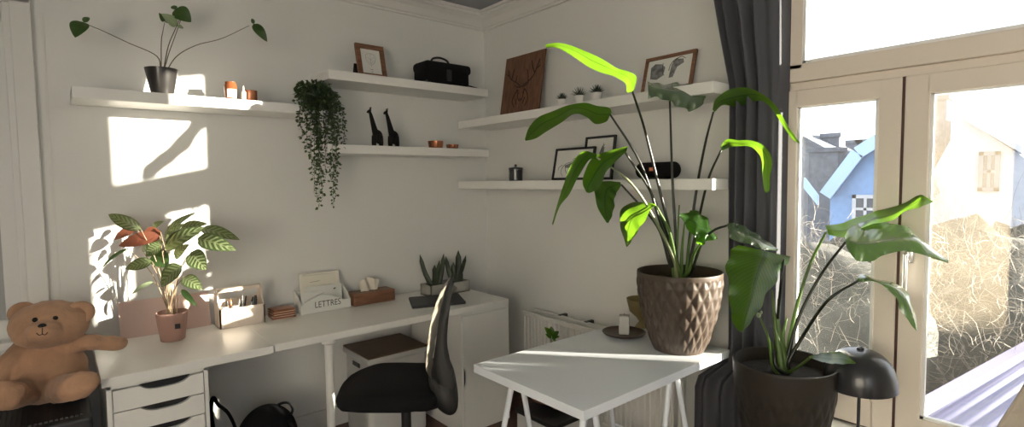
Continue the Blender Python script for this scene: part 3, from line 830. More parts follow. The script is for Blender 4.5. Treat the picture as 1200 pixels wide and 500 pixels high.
# black pot with arrow-leaved plant
pc = on(190, 100, 1, -.12); pc = Vector((pc.x, -.12, ST['s1']))
t = thing('potted_plant', pc, 'sparse arrow-leaved plant with long arching stems in a black pot on the left shelf', 'plant')
bm = BM(); pot_plain(bm, pc, .045, .068, .125); obj('pot', bm, M['potblack'], t, 40)
bm = BM(); lathe(bm, [(0, .004), (.061, 0)], pc + Vector((0, 0, .108)), 24); obj('soil', bm, M['soil'], t)
def y_(px, py, y): return on(px, py, 1, y)
root = pc + Vector((0, 0, .105))
for (pts, lf, mk) in (
        ([(184, 66, -.13), (150, 50, -.15), (120, 36, -.18), (98, 27, -.20)], [(98, 26), (88, 44), 12], 'darkleaf'),
        ([(189, 50, -.11), (191, 36, -.10), (193, 26, -.10)], [(193, 25), (186, 15), 5], 'darkleaf'),
        ([(197, 55, -.13), (205, 35, -.14), (211, 22, -.14)], [(207, 30), (189, 16), 9], 'paleleaf'),
        ([(198, 62, -.12), (206, 40, -.13), (213, 20, -.14)], [(205, 11), (224, 26), 14], 'darkleaf'),
        ([(207, 66, -.13), (230, 53, -.16), (260, 45, -.18), (292, 30, -.20)], [(297, 28), (313, 49), 9], 'darkleaf')):
    st = [root + Vector(((pts[0][0] - 190) * .0008, 0, 0))] + [y_(*p) for p in pts]
    bm = BM(); tube(bm, st, .0026, .0014, 6); s_ = obj('stem', bm, M['thinstem'], t, 180)
    yb = pts[-1][2]
    bm = BM(); (a_, b_, w_) = lf
    p0, p1 = y_(a_[0], a_[1], yb), y_(b_[0], b_[1], yb - .03)
    leaf3(bm, p0, p1, w_ * .0042 * 1.3, (-.3, -1, .2), bend=.12, fold=.25, shape=.4)
    leaf3(bm, p0, p0 + (p0 - p1) * .28 + Vector((.012, 0, .004)), w_ * .002, (-.3, -1, .2))
    obj('leaf', bm, M[mk], t)
# amber bottle and candle jars
c = seat_on(273, 's1', -.12)
t = thing('amber_jar', c, 'tall amber glass jar with cream label on the left shelf', 'jar')
bm = BM(); lathe(bm, [(0, 0), (.028, 0), (.031, .004), (.031, .078), (.026, .086), (.026, .096), (.0, .096)], c, 32); obj('glass', bm, M['amber'], t, 40)
bm = BM(); prism(bm, [c + Vector((.0318 * math.sin(a_), -.0318 * math.cos(a_), .016)) for a_ in [(-.75 + .15 * k) for k in range(11)]] + [c + Vector((.0312 * math.sin(a_), -.0312 * math.cos(a_), .016)) for a_ in [(.75 - .15 * k) for k in range(11)]], (0, 0, .042)); fixn(bm); o = obj('label', bm, M['label'], t)
bm = BM(); [box(bm, c.x - .012, c.x + .012, c.y - .0328, c.y - .0310, c.z + z, c.z + z + .003) for z in (.03, .038, .048)]; obj('print', bm, M['letters'], t)
c = seat_on(296, 's1', -.12)
t = thing('candle_jar', c, 'short copper glass candle jar beside the amber jar', 'candle')
bm = BM(); lathe(bm, [(0, 0), (.030, 0), (.032, .003), (.032, .062), (.029, .062), (.029, .040), (0, .040)], c, 32); obj('glass', bm, M['copper'], t, 40)
bm = BM(); lathe(bm, [(0, .0), (.0285, 0), (.0285, .004), (0, .006)], c + Vector((0, 0, .04)), 24); obj('wax', bm, M['wax'], t)
c = seat_on(288, 's1', -.16)
t = thing('glass_vial', c, 'slim clear pointed vial between the amber jar and candle', 'bottle')
bm = BM(); lathe(bm, [(0, 0), (.011, 0), (.011, .045), (.004, .055), (.003, .075), (0, .078)], c, 16); obj('vial', bm, M['wax'], t, 40)

# trailing plant
pc = Vector((on(374, 120, 1, -.12).x, -.12, ST['s1']))
pc.x = min(pc.x, -1.30)
t = thing('trailing_plant', pc, 'dense trailing green plant hanging from the right end of the left shelf', 'plant')
bm = BM(); pot_plain(bm, pc, .038, .05, .075); obj('pot', bm, M['potblack'], t, 40)
rnd = random.Random(21)
vines = []
bmv = BM(); bml = BM()
def small_leaf(bm, p, dirn, l, w):
    s = dirn.cross(Vector((rnd.uniform(-1, 1), rnd.uniform(-1, 1), rnd.uniform(-.5, .5)))).normalized() * w
    nn = dirn.cross(s).normalized() * w * .3
    v = [bm.verts.new(p), bm.verts.new(p + dirn * l * .45 + s), bm.verts.new(p + dirn * l), bm.verts.new(p + dirn * l * .45 - s), bm.verts.new(p + dirn * l * .5 + nn)]
    for a_, b_ in ((0, 1), (1, 2), (2, 3), (3, 0)): bm.faces.new((v[a_], v[b_], v[4])).smooth = True
ends = [(374, 243, .95), (378, 232, .9), (368, 226, .9), (391, 240, .9), (393, 228, .9), (388, 212, .9), (381, 205, 1), (366, 200, 1), (373, 192, 1), (396, 196, 1), (402, 175, 1), (398, 160, 1), (360, 175, 1), (355, 160, 1), (351, 148, 1), (384, 180, 1), (377, 170, 1), (390, 165, 1), (362, 152, 1), (370, 160, 1), (401, 150, 1), (376, 215, 1), (386, 190, 1), (357, 142, 1), (392, 185, 1), (394, 205, 1), (371, 182, 1), (384, 160, 1)]
top = pc + Vector((0, 0, .08))
for (ex, ey, k_) in ends:
    yy = -.12 - rnd.uniform(.05, .17); e = on(ex, ey, 1, -.20 - rnd.uniform(.0, .07))
    a0 = top + Vector((rnd.uniform(-.035, .035), rnd.uniform(-.03, .03), 0))
    ov = Vector((e.x + (a0.x - e.x) * .25 + rnd.uniform(-.01, .01), e.y, pc.z + rnd.uniform(.02, .07)))
    md = Vector((e.x + rnd.uniform(-.015, .015), e.y + rnd.uniform(-.01, .01), (ov.z + e.z) / 2))
    path = [a0, (a0 + ov) / 2 + Vector((0, 0, .035)), ov, md, e]
    tube(bmv, path, .0013, .0008, 4, 20, False)
    for q in spline([tuple(x) for x in path], int(12 + (ov - e).length * 120)):
        for _ in range(2):
            d_ = Vector((rnd.gauss(0, 1), rnd.gauss(0, 1), rnd.uniform(-1.2, .3))).normalized()
            small_leaf(bml, Vector(q) + d_ * .004, d_, rnd.uniform(.014, .026), rnd.uniform(.005, .0085))
for i in range(800):
    a_ = rnd.uniform(0, 2 * PI); r_ = rnd.uniform(.02, .10); z_ = rnd.uniform(-.09, .07)
    r_ *= math.sqrt(max(.2, 1 - (max(0, z_) / .09) ** 2))
    q = Vector((pc.x + .003 + r_ * 1.0 * math.cos(a_), min(.02, pc.y - .03 + r_ * .9 * math.sin(a_)), pc.z + .065 + z_))
    if q.z < pc.z and q.y > -.225: q.y = -.235 - rnd.uniform(0, .02)
    d_ = Vector((math.cos(a_), math.sin(a_), rnd.uniform(-.6, .9))).normalized()
    small_leaf(bml, q, d_, rnd.uniform(.015, .028), rnd.uniform(.006, .010))
obj('vine', bmv, M['stemdark'], t); obj('foliage', bml, M['vine'], t)

# framed leaf drawing
def picture(name, label, corners, fw, thick, fm, pm, group=None, mat_w=0, nrm=None):
    """frame from its four outer corners BL, BR, TR, TL"""
    bl, br, tr, tl = [Vector(c_) for c_ in corners]
    u = (br - bl); W = u.length; u.normalize(); v = (tl - bl); Hh = v.length; v.normalize(); n = u.cross(v).normalized()
    if nrm is not None and n.dot(nrm) < 0: n = -n
    t_ = thing(name, (bl + br) / 2, label, 'picture', group)
    bm = BM()
    def quad(a0, a1, b0, b1, d0, d1):
        prism(bm, [bl + u * a0 + v * b0 + n * d0, bl + u * a1 + v * b0 + n * d0, bl + u * a1 + v * b1 + n * d0, bl + u * a0 + v * b1 + n * d0], n * (d1 - d0))
    quad(0, fw, 0, Hh, 0, thick); quad(W - fw, W, 0, Hh, 0, thick); quad(fw, W - fw, 0, fw, 0, thick); quad(fw, W - fw, Hh - fw, Hh, 0, thick)
    fixn(bm); obj('frame', bm, fm, t_)
    bm = BM(); quad(fw * .9, W - fw * .9, fw * .9, Hh - fw * .9, thick * .1, thick * .45); fixn(bm); pp = obj('paper', bm, pm, t_)
    def at(a, b): return bl + u * (a * W) + v * (b * Hh) + n * (thick * .47)
    return t_, at, n, u, v, W, Hh, pp
def strokes(name, at, n, lines, m, parent, r=.0012, fl=.4):
    bm = BM()
    for ln in lines:
        pts = [at(a, b) for a, b in ln]
        tube(bm, pts, r, r * .7, 5, max(3, 5 * (len(pts) - 1)), True)
    return obj(name, bm, m, parent, 180)
def blot(bm, at, n, pts, off=.0004):
    f = bm.faces.new([bm.verts.new(at(a, b) + n * off) for a, b in pts])
yb_, yt_ = -.10, -.055
def leaner(px0, px1, key, h, yb, yt):
    a_ = on(px0, 90, 1, yb).x; b_ = on(px1, 90, 1, yb).x; z = ST[key]
    return [(a_, yb, z), (b_, yb, z), (b_, yt, z + h), (a_, yt, z + h)]
p = leaner(420, 453, 's2', .205, -.12, -.07)
t, at, n, u, v, W, Hh, pp = picture('picture_frame', 'wood-framed line drawing of a leaf on the upper back shelf', p, .028, .016, M['wood2'], M['paper'], nrm=Vector((0, -1, 0)))
lf = [(.5 + .17 * math.sin(a_) * (1 - .25 * math.cos(a_)), .58 + .17 * -math.cos(a_)) for a_ in [2 * PI * k / 18 for k in range(19)]]
strokes('drawing', at, n, [lf, [(.5, .36), (.5, .76)], [(.5, .45), (.39, .55)], [(.5, .45), (.61, .55)], [(.5, .54), (.39, .65)], [(.5, .54), (.61, .65)]], M['inkgrey'], pp, .0009)
strokes('caption', at, n, [[(.45, .27), (.55, .265)], [(.47, .2), (.53, .2)]], M['ink'], pp, .0012)
bm = BM(); prism(bm, [Vector((p[0][0] - .004, -.045, ST['s2'])), Vector((p[0][0] - .004, -.10, ST['s2'])), Vector((p[0][0] - .004, -.07, ST['s2'] + .09))], (.03, 0, 0)); fixn(bm); obj('easel_strut', bm, M['figure'], t)
# camera bag
a_ = on(493, 90, 1, -.12).x; b_ = on(544, 90, 1, -.12).x; z = ST['s2']
t = thing('camera_bag', ((a_ + b_) / 2, -.10, z), 'black padded camera bag with a top handle on the upper back shelf', 'bag')
bm = BM(); box(bm, a_, b_, -.19, -.02, z + .001, z + .135, .028); obj('bag_body', bm, M['black'], t, 180)
bm = BM(); box(bm, a_ - .004, b_ + .010, -.20, -.015, z + .085, z + .150, .026); obj('lid_flap', bm, M['black'], t, 180)
m_ = (a_ + b_) / 2 - .015
bm = BM(); tube(bm, [(m_ - .075, -.11, z + .145), (m_ - .055, -.11, z + .18), (m_, -.11, z + .192), (m_ + .055, -.11, z + .178), (m_ + .075, -.11, z + .143)], .007, .007, 8); obj('handle', bm, M['blackpl'], t, 180)
bm = BM(); box(bm, m_ - .01, m_ + .025, -.208, -.198, z + .03, z + .10, .004); obj('buckle', bm, M['blackpl'], t)
bm = BM(); tube(bm, [(a_ + .01, -.18, z + .02), (a_ - .03, -.2, z + .006), (a_ + .02, -.21, z + .006)], .005, .005, 6); tube(bm, [(b_ - .01, -.18, z + .02), (b_ + .05, -.2, z + .006), (b_ + .085, -.17, z + .006)], .005, .005, 6); obj('strap', bm, M['blackpl'], t, 180)

# giraffes
def giraffe(px, ht, label):
    x = on(px, 150, 1, -.11).x; z = ST['s3']; k = ht / .24
    t_ = bpy.data.objects.new('x', None)
    bm = BM(); c_ = Vector((x, -.11, z))
    def V(a, b, y=0): return c_ + Vector((a * k, y * k, b * k))
    ellips(bm, V(.004, .078), (.034 * k, .017 * k, .028 * k), Matrix.Rotation(.5, 3, 'Y'))
    tube(bm, [V(-.006, .075), V(-.018, .12), V(-.032, .175), V(-.042, .212)], .021 * k, .008 * k, 12)
    ellips(bm, V(-.048, .214), (.018 * k, .008 * k, .009 * k), Matrix.Rotation(-.6, 3, 'Y'))
    for dx, dy in ((-.020, .010), (-.020, -.010), (.026, .010), (.026, -.010)):
        tube(bm, [V(dx * .8, .07, dy), V(dx, .03, dy), V(dx, .0005, dy)], .013 * k, .008 * k, 10)
    for dy in (-.006, .006):
        tube(bm, [V(-.040, .216, dy), V(-.037, .240, dy * 1.3)], .0042 * k, .0035 * k, 6)
    ellips(bm, V(.010, .05), (.024 * k, .014 * k, .030 * k))
    o = obj('giraffe_figure', bm, M['figure'], None, 180); remesh(o, .0026, 3)
    tag(o, label, 'figurine', 'black giraffe figures on the shelf')
giraffe(441.5, .238, 'black giraffe figure, the left one of the pair beside the trailing plant')
giraffe(460.5, .238, 'black giraffe figure, the right one of the pair, nearer the copper cups')
for (p0, p1, h, lb) in ((503, 518, .046, 'larger ribbed copper tealight cup on the giraffe shelf'), (524, 536, .028, 'smaller copper tealight cup nearest the corner on the giraffe shelf')):
    a_ = on(p0, 170, 1, -.18); b_ = on(p1, 170, 1, -.18); r = (b_.x - a_.x) / 2; c = Vector(((a_.x + b_.x) / 2, -.18, ST['s3']))
    t = thing('tealight_cup', c, lb, 'candle holder', 'copper tealight cups')
    bm = BM(); vs = lathe(bm, [(0, 0), (r * .86, 0), (r * .9, .003), (r, h), (r * .93, h), (r * .85, .008), (0, .008)], c, 48)
    for v in vs:
        d_ = v.co - c; 
        if d_.xy.length > r * .84:
            a2 = math.atan2(d_.y, d_.x); s_ = 1 + .03 * math.cos(a2 * 16); v.co = c + Vector((d_.x * s_, d_.y * s_, d_.z))
    obj('cup', bm, M['copper'], t, 40)
    bm = BM(); lathe(bm, [(0, .009), (r * .7, .009), (r * .7, h * .5), (0, h * .52)], c, 24); obj('wax', bm, M['wax'], t)

# ------------------------------------------------------------------ things on the right-wall shelves
def onx(px, py, x): return on(px, py, 0, x)
z4, z5 = ST['s4'], ST['s5']
# stag board: thin wooden board leaning
ya, yb = onx(586, 134, -.10).y, onx(631, 127, -.10).y
t = thing('stag_board', (-.09, (ya + yb) / 2, z4), 'reddish wooden board with a burnt drawing of a stag leaning on the upper right shelf', 'picture')
bl, br, tl = Vector((-.105, ya, z4)), Vector((-.105, yb, z4)), Vector((-.045, ya - .01, z4 + .405))
u, v = br - bl, tl - bl; n = Vector((-1, 0, -.12)).normalized()
bm = BM(); prism(bm, [bl, br, br + v, bl + v], -n * .012); fixn(bm); bd = obj('board', bm, M['wood'], t)
def at(a, b): return bl + u * a + v * b + n * .0005
def mir(ln): return [(1 - a_, b_) for a_, b_ in ln]
half = [[(.46, .50), (.36, .56), (.22, .62), (.14, .70), (.10, .80)], [(.22, .62), (.24, .72), (.26, .80)], [(.34, .57), (.36, .68)], [(.14, .70), (.04, .74)],
        [(.45, .48), (.38, .49), (.33, .52)], [(.42, .44), (.43, .34), (.46, .27), (.50, .25)], [(.41, .44), (.34, .36), (.30, .26), (.36, .16)], [(.43, .38), (.46, .38)], [(.38, .30), (.42, .20)]]
hr = [[(.54, .50), (.66, .54), (.78, .62), (.84, .74), (.90, .86)], [(.80, .66), (.74, .76), (.70, .86)], [(.66, .54), (.64, .66), (.60, .74)], [(.84, .72), (.93, .76)],
      [(.55, .48), (.62, .49), (.68, .52)], [(.58, .44), (.57, .34), (.54, .27), (.50, .25)], [(.59, .44), (.66, .36), (.70, .26), (.64, .16)], [(.57, .38), (.54, .38)], [(.62, .30), (.58, .20)], [(.47, .28), (.53, .28)], [(.45, .47), (.50, .49), (.55, .47)]]
strokes('stag_drawing', at, n, half + hr, M['burn'], bd, .0042)
# succulents
SL = ['leftmost mini succulent in a white pot beside the stag board, low rosette', 'middle mini succulent in a white pot with long spiky leaves', 'rightmost of the three mini succulents in white pots, dense spiky crown']
for i, (px, h) in enumerate(((658.5, .028), (679, .045), (699.5, .036))):
    y = onx(px, 120, -.205).y; c = Vector((-.205, y, z4))
    t = thing('mini_succulent', c, SL[i], 'succulent', 'mini succulents in white pots')
    h *= 1.15; bm = BM(); pot_plain(bm, c, .021, .0265, .045 - .004 * (i == 0), .002); obj('pot', bm, M['potwhite'], t, 40)
    bm = BM(); rr = random.Random(i)
    for k in range(34):
        az = k * 2.4; el = .25 + 1.2 * (k / 34)
        d_ = Vector((math.cos(az) * math.cos(el), math.sin(az) * math.cos(el), math.sin(el)))
        tube(bm, [c + Vector((0, 0, .040)), c + Vector((0, 0, .040)) + d_ * h * .5, c + Vector((0, 0, .042)) + d_ * h * (1.15 if i != 1 else 1.0)], .0040 if i != 1 else .0025, .0006, 5, 4)
    obj('leaf_rosette', bm, M['spike'], t, 180)
# wood-framed ink picture on the wall shelf
ya, yb = onx(751, 100, -.08).y, onx(810, 96, -.08).y
cs = [(-.075, ya, z4), (-.075, yb, z4), (-.02, yb, z4 + .205), (-.02, ya, z4 + .205)]
t, at, n, u, v, W, Hh, pp = picture('picture_frame', 'wide wood-framed grey ink-wash picture on the upper right shelf', cs, .016, .015, M['wood2'], M['paper'], nrm=Vector((-1, 0, 0)))
bm = BM()
blot(bm, at, n, [(.12, .75), (.2, .83), (.34, .80), (.42, .70), (.40, .5), (.28, .42), (.14, .46)])
blot(bm, at, n, [(.52, .42), (.60, .42), (.66, .66), (.78, .74), (.76, .84), (.62, .86), (.54, .74)])
obj('ink_wash', bm, M['inkgrey'], pp)
strokes('ink_lines', at, n, [[(.36, .82), (.37, .6), (.42, .5)], [(.5, .6), (.52, .75), (.6, .86), (.72, .9)], [(.56, .8), (.7, .9), (.8, .84)]], M['ink'], pp, .002)
# black framed drawings
def framex(pxa, pxb, xb, h, lb, lines, blobs=()):
    ya, yb = onx(pxa, 209, xb).y, onx(pxb, 208, xb).y
    cs = [(xb, ya, z5), (xb, yb, z5), (xb + .04, yb, z5 + h), (xb + .04, ya, z5 + h)]
    t_, at_, n_, u_, v_, W_, H_, pp_ = picture('picture_frame', lb, cs, .012, .014, M['blackpl'], M['paper'], 'black-framed animal drawings', nrm=Vector((-1, 0, 0)))
    strokes('drawing', at_, n_, lines, M['ink'], pp_, .0016)
    if blobs:
        bm_ = BM()
        for b_ in blobs: blot(bm_, at_, n_, b_)
        obj('shading', bm_, M['inkgrey'], pp_)
framex(648, 694, -.13, .185, 'black-framed horse drawing, the wider front one behind the hanging leaves',
       [[(.22, .38), (.3, .5), (.45, .56), (.6, .52), (.7, .62), (.78, .72), (.72, .78), (.62, .70), (.55, .60)], [(.22, .38), (.2, .25), (.26, .12)], [(.3, .4), (.32, .28), (.4, .16)], [(.55, .46), (.62, .34), (.56, .26)], [(.62, .5), (.7, .4), (.76, .44)], [(.22, .48), (.14, .4), (.12, .3)], [(.6, .72), (.5, .66), (.46, .6)]],
       ([(.28, .46), (.45, .54), (.6, .5), (.56, .42), (.42, .38), (.3, .38)], [(.6, .52), (.72, .68), (.76, .74), (.66, .72), (.56, .6)]))
framex(683, 718, -.075, .245, 'black-framed giraffe drawing, the taller one standing behind the horse drawing',
       [[(.5, .5), (.54, .64), (.6, .76), (.66, .8)], [(.6, .76), (.62, .84)], [(.46, .48), (.42, .3)], [(.6, .5), (.64, .3)]],
       ([(.44, .5), (.52, .66), (.58, .78), (.66, .74), (.64, .62), (.66, .46), (.54, .40)],))
# smoked jar
y = onx(604.5, 211, -.12).y; c = Vector((-.12, y, z5))
t = thing('lidded_jar', c, 'small smoked grey lidded jar alone at the left of the lower right shelf', 'jar')
bm = BM(); lathe(bm, [(0, 0), (.042, 0), (.045, .003), (.045, .070), (0, .070)], c, 32); obj('jar_body', bm, M['greyjar'], t, 40)
bm = BM(); lathe(bm, [(0, .071), (.0465, .071), (.0465, .084), (.02, .088), (.006, .09), (.006, .096), (.010, .100), (.006, .106), (0, .107)], c, 32); obj('lid', bm, M['charcoal'], t, 40)
# speaker
ya, yb = onx(747, 205, -.13).y, onx(796, 205, -.13).y
t = thing('bluetooth_speaker', (-.13, (ya + yb) / 2, z5), 'black capsule speaker with orange badge on the lower right shelf', 'speaker')
bm = BM(); r = .040; cz = z5 + .004 + r
prof = []
tube(bm, [(-.13, ya - .028, cz), (-.13, yb + .028, cz)], r, r, 28, 2, True)
for yy, sg in ((ya - .028, 1), (yb + .028, -1)): ellips(bm, (-.13, yy, cz), (r * .995, .028, r * .995), None, 24)
obj('speaker_body', bm, M['black'], t, 60)
bm = BM(); box(bm, -.16, -.10, ya - .06, yb + .06, z5, z5 + .010, .003); obj('foot', bm, M['blackpl'], t)
ybd = onx(763, 198, -.17).y
bm = BM(); box(bm, -.1715, -.1665, ybd - .012, ybd + .012, cz + .002 - .006, cz + .020 - .006, .0015); bd = obj('badge', bm, M['badge'], t)
bm = BM(); [tube(bm, [(-.1718, ybd + a_, cz + .000), (-.1718, ybd + a_, cz + .009)], .001, .001, 5) for a_ in (-.006, 0, .006)]; obj('badge_mark', bm, M['paper'], bd)

# ------------------------------------------------------------------ things on the desk
def ond(px, py): return on(px, py, 2, DZ)
# pink board leaning against the wall
a_ = on(141, 391, 1, WY - .05).x; b_ = on(242, 380, 1, WY - .05).x
one('pinboard', M['pinkboard'], 'pale pink board leaning on the wall behind the calathea', 'board',
    lambda bm: (prism(bm, [Vector((a_, -.012, DZ)), Vector((b_ + .02, -.012, DZ)), Vector((b_ + .02, .034, DZ + .17)), Vector((a_, .034, DZ + .17))], (0, -.006, 0)), fixn(bm)))
# calathea
pc = ond(197, 396); pc.y -= .04; pc.x += .015
t = thing('potted_calathea', pc, 'calathea with striped leaves in a mauve pot on the left of the desk', 'plant')
bm = BM()
def sqlathe(bm, prof, c, n=40, e=.35):
    vs = lathe(bm, prof, c, n)
    for v in vs:
        d_ = v.co - Vector(c); r = d_.xy.length
        if r > 1e-6:
            a2 = math.atan2(d_.y, d_.x) + .35; k = (abs(math.cos(a2)) ** 6 + abs(math.sin(a2)) ** 6) ** (-1 / 6)
            k = 1 + (k - 1) * e; v.co.x = c[0] + d_.x * k; v.co.y = c[1] + d_.y * k
sqlathe(bm, [(0, 0), (.046, 0), (.05, .004), (.066, .132), (.062, .134), (.058, .115), (0, .115)], pc); obj('pot', bm, M['potpink'], t, 40)
ld = (CAM - pc); ld.z = 0; ld.normalize(); sd_ = Vector((-ld.y, ld.x, 0))
bm = BM(); q = pc + ld * .0615 + sd_ * .02 + Vector((0, 0, .062)); prism(bm, [q - sd_ * .011, q + sd_ * .011, q + sd_ * .011 + Vector((0, 0, .024)) + ld * .004, q - sd_ * .011 + Vector((0, 0, .024)) + ld * .004], ld * .002); fixn(bm); obj('label', bm, M['ink'], t)
dc = (pc - CAM).dot(RF)
cal = [((165, 268), (127, 251), 13, 'cala', -.10), ((160, 267), (134, 281), 11, 'calabrown', -.02), ((187, 276), (139, 288), 14, 'calabrown', -.06), ((188, 271), (168, 284), 20, 'calabrown', .0),
       ((150, 291), (119, 315), 6, 'darkleaf', -.08), ((178, 268), (192, 259), 7, 'cala', .04), ((192, 279), (229, 249), 11, 'cala', .05), ((195, 286), (216, 262), 15, 'cala', -.02),
       ((193, 291), (241, 266), 17, 'cala', -.04), ((232, 279), (277, 293), 17, 'cala', -.06), ((236, 268), (281, 281), 13, 'cala', .03), ((189, 287), (171, 300), 16, 'cala', -.07),
       ((182, 296), (197, 313), 18, 'darkleaf', -.03), ((224, 295), (242, 316), 19, 'cala', -.05), ((178, 306), (147, 315), 12, 'cala', -.10), ((213, 311), (189, 336), 22, 'cala', -.12),
       ((215, 325), (237, 339), 14, 'cala', -.08), ((213, 339), (231, 359), 6, 'darkleaf', -.08), ((180, 330), (154, 345), 6, 'paleleaf', -.06), ((212, 268), (243, 262), 11, 'cala', .06), ((166, 292), (192, 283), 11, 'cala', .03), ((205, 302), (222, 286), 12, 'cala', .02)]
rr = random.Random(4)
for (b0, t0, w_, mk, dd) in cal:
    pb, pt = P(b0[0], b0[1], dc + dd * .8), P(t0[0], t0[1], dc + dd * .8 - .02)
    r0 = pc + Vector((rr.uniform(-.02, .02), rr.uniform(-.02, .02), .114))
    bm = BM(); mid = r0 * .45 + pb * .55 + Vector((0, 0, .02)); mid.x += (r0.x - pb.x) * .15
    tube(bm, [r0, mid, pb], .0024, .0014, 6, 10); obj('stem', bm, M['calastem'], t, 180)
    bm = BM(); upv = -RF + Vector((rr.uniform(-.3, .3), rr.uniform(-.3, .3), rr.uniform(.25, .8)))
    leaf3(bm, pb, pt, w_ / FPX * dc * 1.15, upv, bend=.08, fold=.18)
    obj('leaf', bm, M[mk], t)
# cream caddy with a bar handle
def at_d(px, y): return on(px, 370, 1, y).x
xl, xr = on(258, 385, 1, -.15).x, on(311, 376, 1, -.15).x
yf, yk = -.15, -.03
t = thing('desk_caddy', ((xl + xr) / 2, (yf + yk) / 2, DZ), 'cream wooden desk caddy with a bar handle full of pens and brushes', 'caddy')
bm = BM()
prism(bm, [(xl, yf, DZ), (xr, yf, DZ), (xr, yf, DZ + .10), (xl, yf, DZ + .10)], (0, .007, 0)); fixn(bm)
box(bm, xl, xr, yk - .007, yk, DZ, DZ + .13); box(bm, xl, xr, yf + .007, yk - .007, DZ, DZ + .006)
for xx in (xl, xr - .007):
    prism(bm, [(xx, yf, DZ), (xx, yf, DZ + .10), (xx, yf + .035, DZ + .135), (xx, yf + .045, DZ + .198), (xx, yk - .035, DZ + .198), (xx, yk, DZ + .13), (xx, yk, DZ)], (.007, 0, 0))
fixn(bm); obj('caddy_body', bm, M['box'], t)
bm = BM(); box(bm, xl + .007, xr - .007, yf + .05, yk - .04, DZ + .176, DZ + .196, .003); obj('bar_handle', bm, M['box'], t)
M['bwhite'] = mat('white_barrel', (.7, .7, .68, 1), .4); M['brass'] = mat('copper_ferrule', (.35, .15, .07, 1), .3, .7); M['silver'] = mat('grey_barrel', (.35, .36, .38, 1), .35, .3)
PENS = [(.15, 'brass', .007, 'copper-coloured brush at the left end of the desk caddy'), (.22, 'brass', .006, 'second copper-coloured brush from the left in the desk caddy'), (.33, 'bwhite', .006, 'white pen leaning left of centre in the desk caddy'),
        (.42, 'blackpl', .007, 'thick black marker near the middle of the desk caddy'), (.50, 'bwhite', .004, 'thin white pen standing in the middle of the desk caddy'), (.56, 'blackpl', .005, 'thin black pen right of the middle of the desk caddy'),
        (.63, 'silver', .005, 'grey pen leaning right in the desk caddy'), (.72, 'silver', .006, 'fat grey pen leaning right in the desk caddy'), (.80, 'brass', .005, 'copper-coloured pen right of the grey pens in the caddy'), (.88, 'blackpl', .009, 'black brush with wide head at the right end of the desk caddy')]
for k, (f_, mk, r, lb) in enumerate(PENS):
    xx = xl + .02 + (xr - xl - .04) * f_; ln = (.115, .12, .115, .11, .135, .125, .12, .115, .11, .125)[k]; dx = (-.004, .004, .03, .02, .012, .02, .035, .03, .012, .004)[k]
    p0 = Vector((xx, yf + .02 + .012 * (k % 3), DZ + .02)); p1 = p0 + Vector((dx, .005, ln))
    t = thing('pen' if mk != 'brass' else 'brush', p0, lb, 'pen' if mk != 'brass' else 'brush', 'pens and brushes in the desk caddy')
    bm = BM(); tube(bm, [p0, p0 + (p1 - p0) * .8], r * .8, r * .8, 10); obj('barrel', bm, M[mk], t, 60)
    bm = BM(); tube(bm, [p0 + (p1 - p0) * .8, p1], r, r * .6, 10); obj('cap', bm, M['blackpl' if k % 3 == 0 else mk], t, 60)
for f_, lb in ((.14, 'squat silver jar at the left end inside the caddy'), (.36, 'squat white jar left of the middle inside the caddy')):
    c = Vector((xl + (xr - xl) * f_, yf + .018 + .01, DZ + .077))
    o = one('small_jar', M['bwhite' if f_ > .2 else 'silver'], lb, 'jar', lambda bm: lathe(bm, [(0, -.07), (.017, -.07), (.018, -.068), (.018, .03), (0, .032)], c, 20), 'small jars in the desk caddy', 40)
# coasters
xa, xb = on(316, 365, 1, -.08).x, on(343, 365, 1, -.08).x
for k in range(4):
    z0 = DZ + k * .0125
    t = thing('coaster', ((xa + xb) / 2, -.085, z0), ('lowest', 'second lowest', 'second from top', 'topmost')[k] + ' copper-edged square coaster of the stack beside the caddy', 'coaster', 'stacked copper coasters')
    bm = BM(); box(bm, xa + .002 * (k % 2), xb - .002 * (k % 2), -.135, -.035, z0, z0 + .0085, .002, (-.05, .03, 0, .04)[k]); obj('base', bm, M['copper'], t)
    bm = BM(); box(bm, xa + .006, xb - .006, -.13, -.04, z0 + .0086, z0 + .0118, .001, (-.05, .03, 0, .04)[k]); obj('face', bm, M['label'] if k < 3 else M['copper'], t)
# letter rack
xl, xr = on(354, 362, 1, -.13).x, on(410, 356, 1, -.13).x
yf, yk = -.13, -.02
t = thing('letter_rack', ((xl + xr) / 2, (yf + yk) / 2, DZ), 'white letter rack reading LETTRES, holding papers on the desk', 'letter rack')
bm = BM(); n = 20
pts = [(xl, yf, DZ), (xr, yf, DZ)]
for k in range(n + 1):
    f_ = 1 - k / n; pts.append((xl + (xr - xl) * f_, yf, DZ + .048 + .045 * math.sin(PI * min(1, f_ * 1.15)) ** 1.3 * (1 if f_ < .87 else 1) + .004))
prism(bm, pts, (0, .006, 0)); fixn(bm); fr = obj('front_panel', bm, M['paper'], t)
bm = BM(); box(bm, xl, xr, yf + .006, yk, DZ, DZ + .006)
for xx in (xl - .006, xr):
    prism(bm, [(xx, yf, DZ), (xx, yf, DZ + .05), (xx, yf + .04, DZ + .085), (xx, yk, DZ + .125), (xx, yk, DZ)], (.006, 0, 0))
fixn(bm); obj('side_panels', bm, M['paper'], t)
bm = BM(); prism(bm, [(xl, yk, DZ), (xr, yk, DZ), (xr, yk, DZ + .11), (xl, yk, DZ + .11)], (0, .006, 0)); fixn(bm); obj('back_panel', bm, M['paper'], t)
tx = bpy.data.curves.new('lettering', 'FONT'); tx.body = 'LETTRES'; tx.size = .040; tx.extrude = .0004; tx.align_x = 'CENTER'; tx.space_character = 1.02
to = bpy.data.objects.new('lettering', tx); COL.objects.link(to); tx.materials.append(M['letters']); to.parent = t
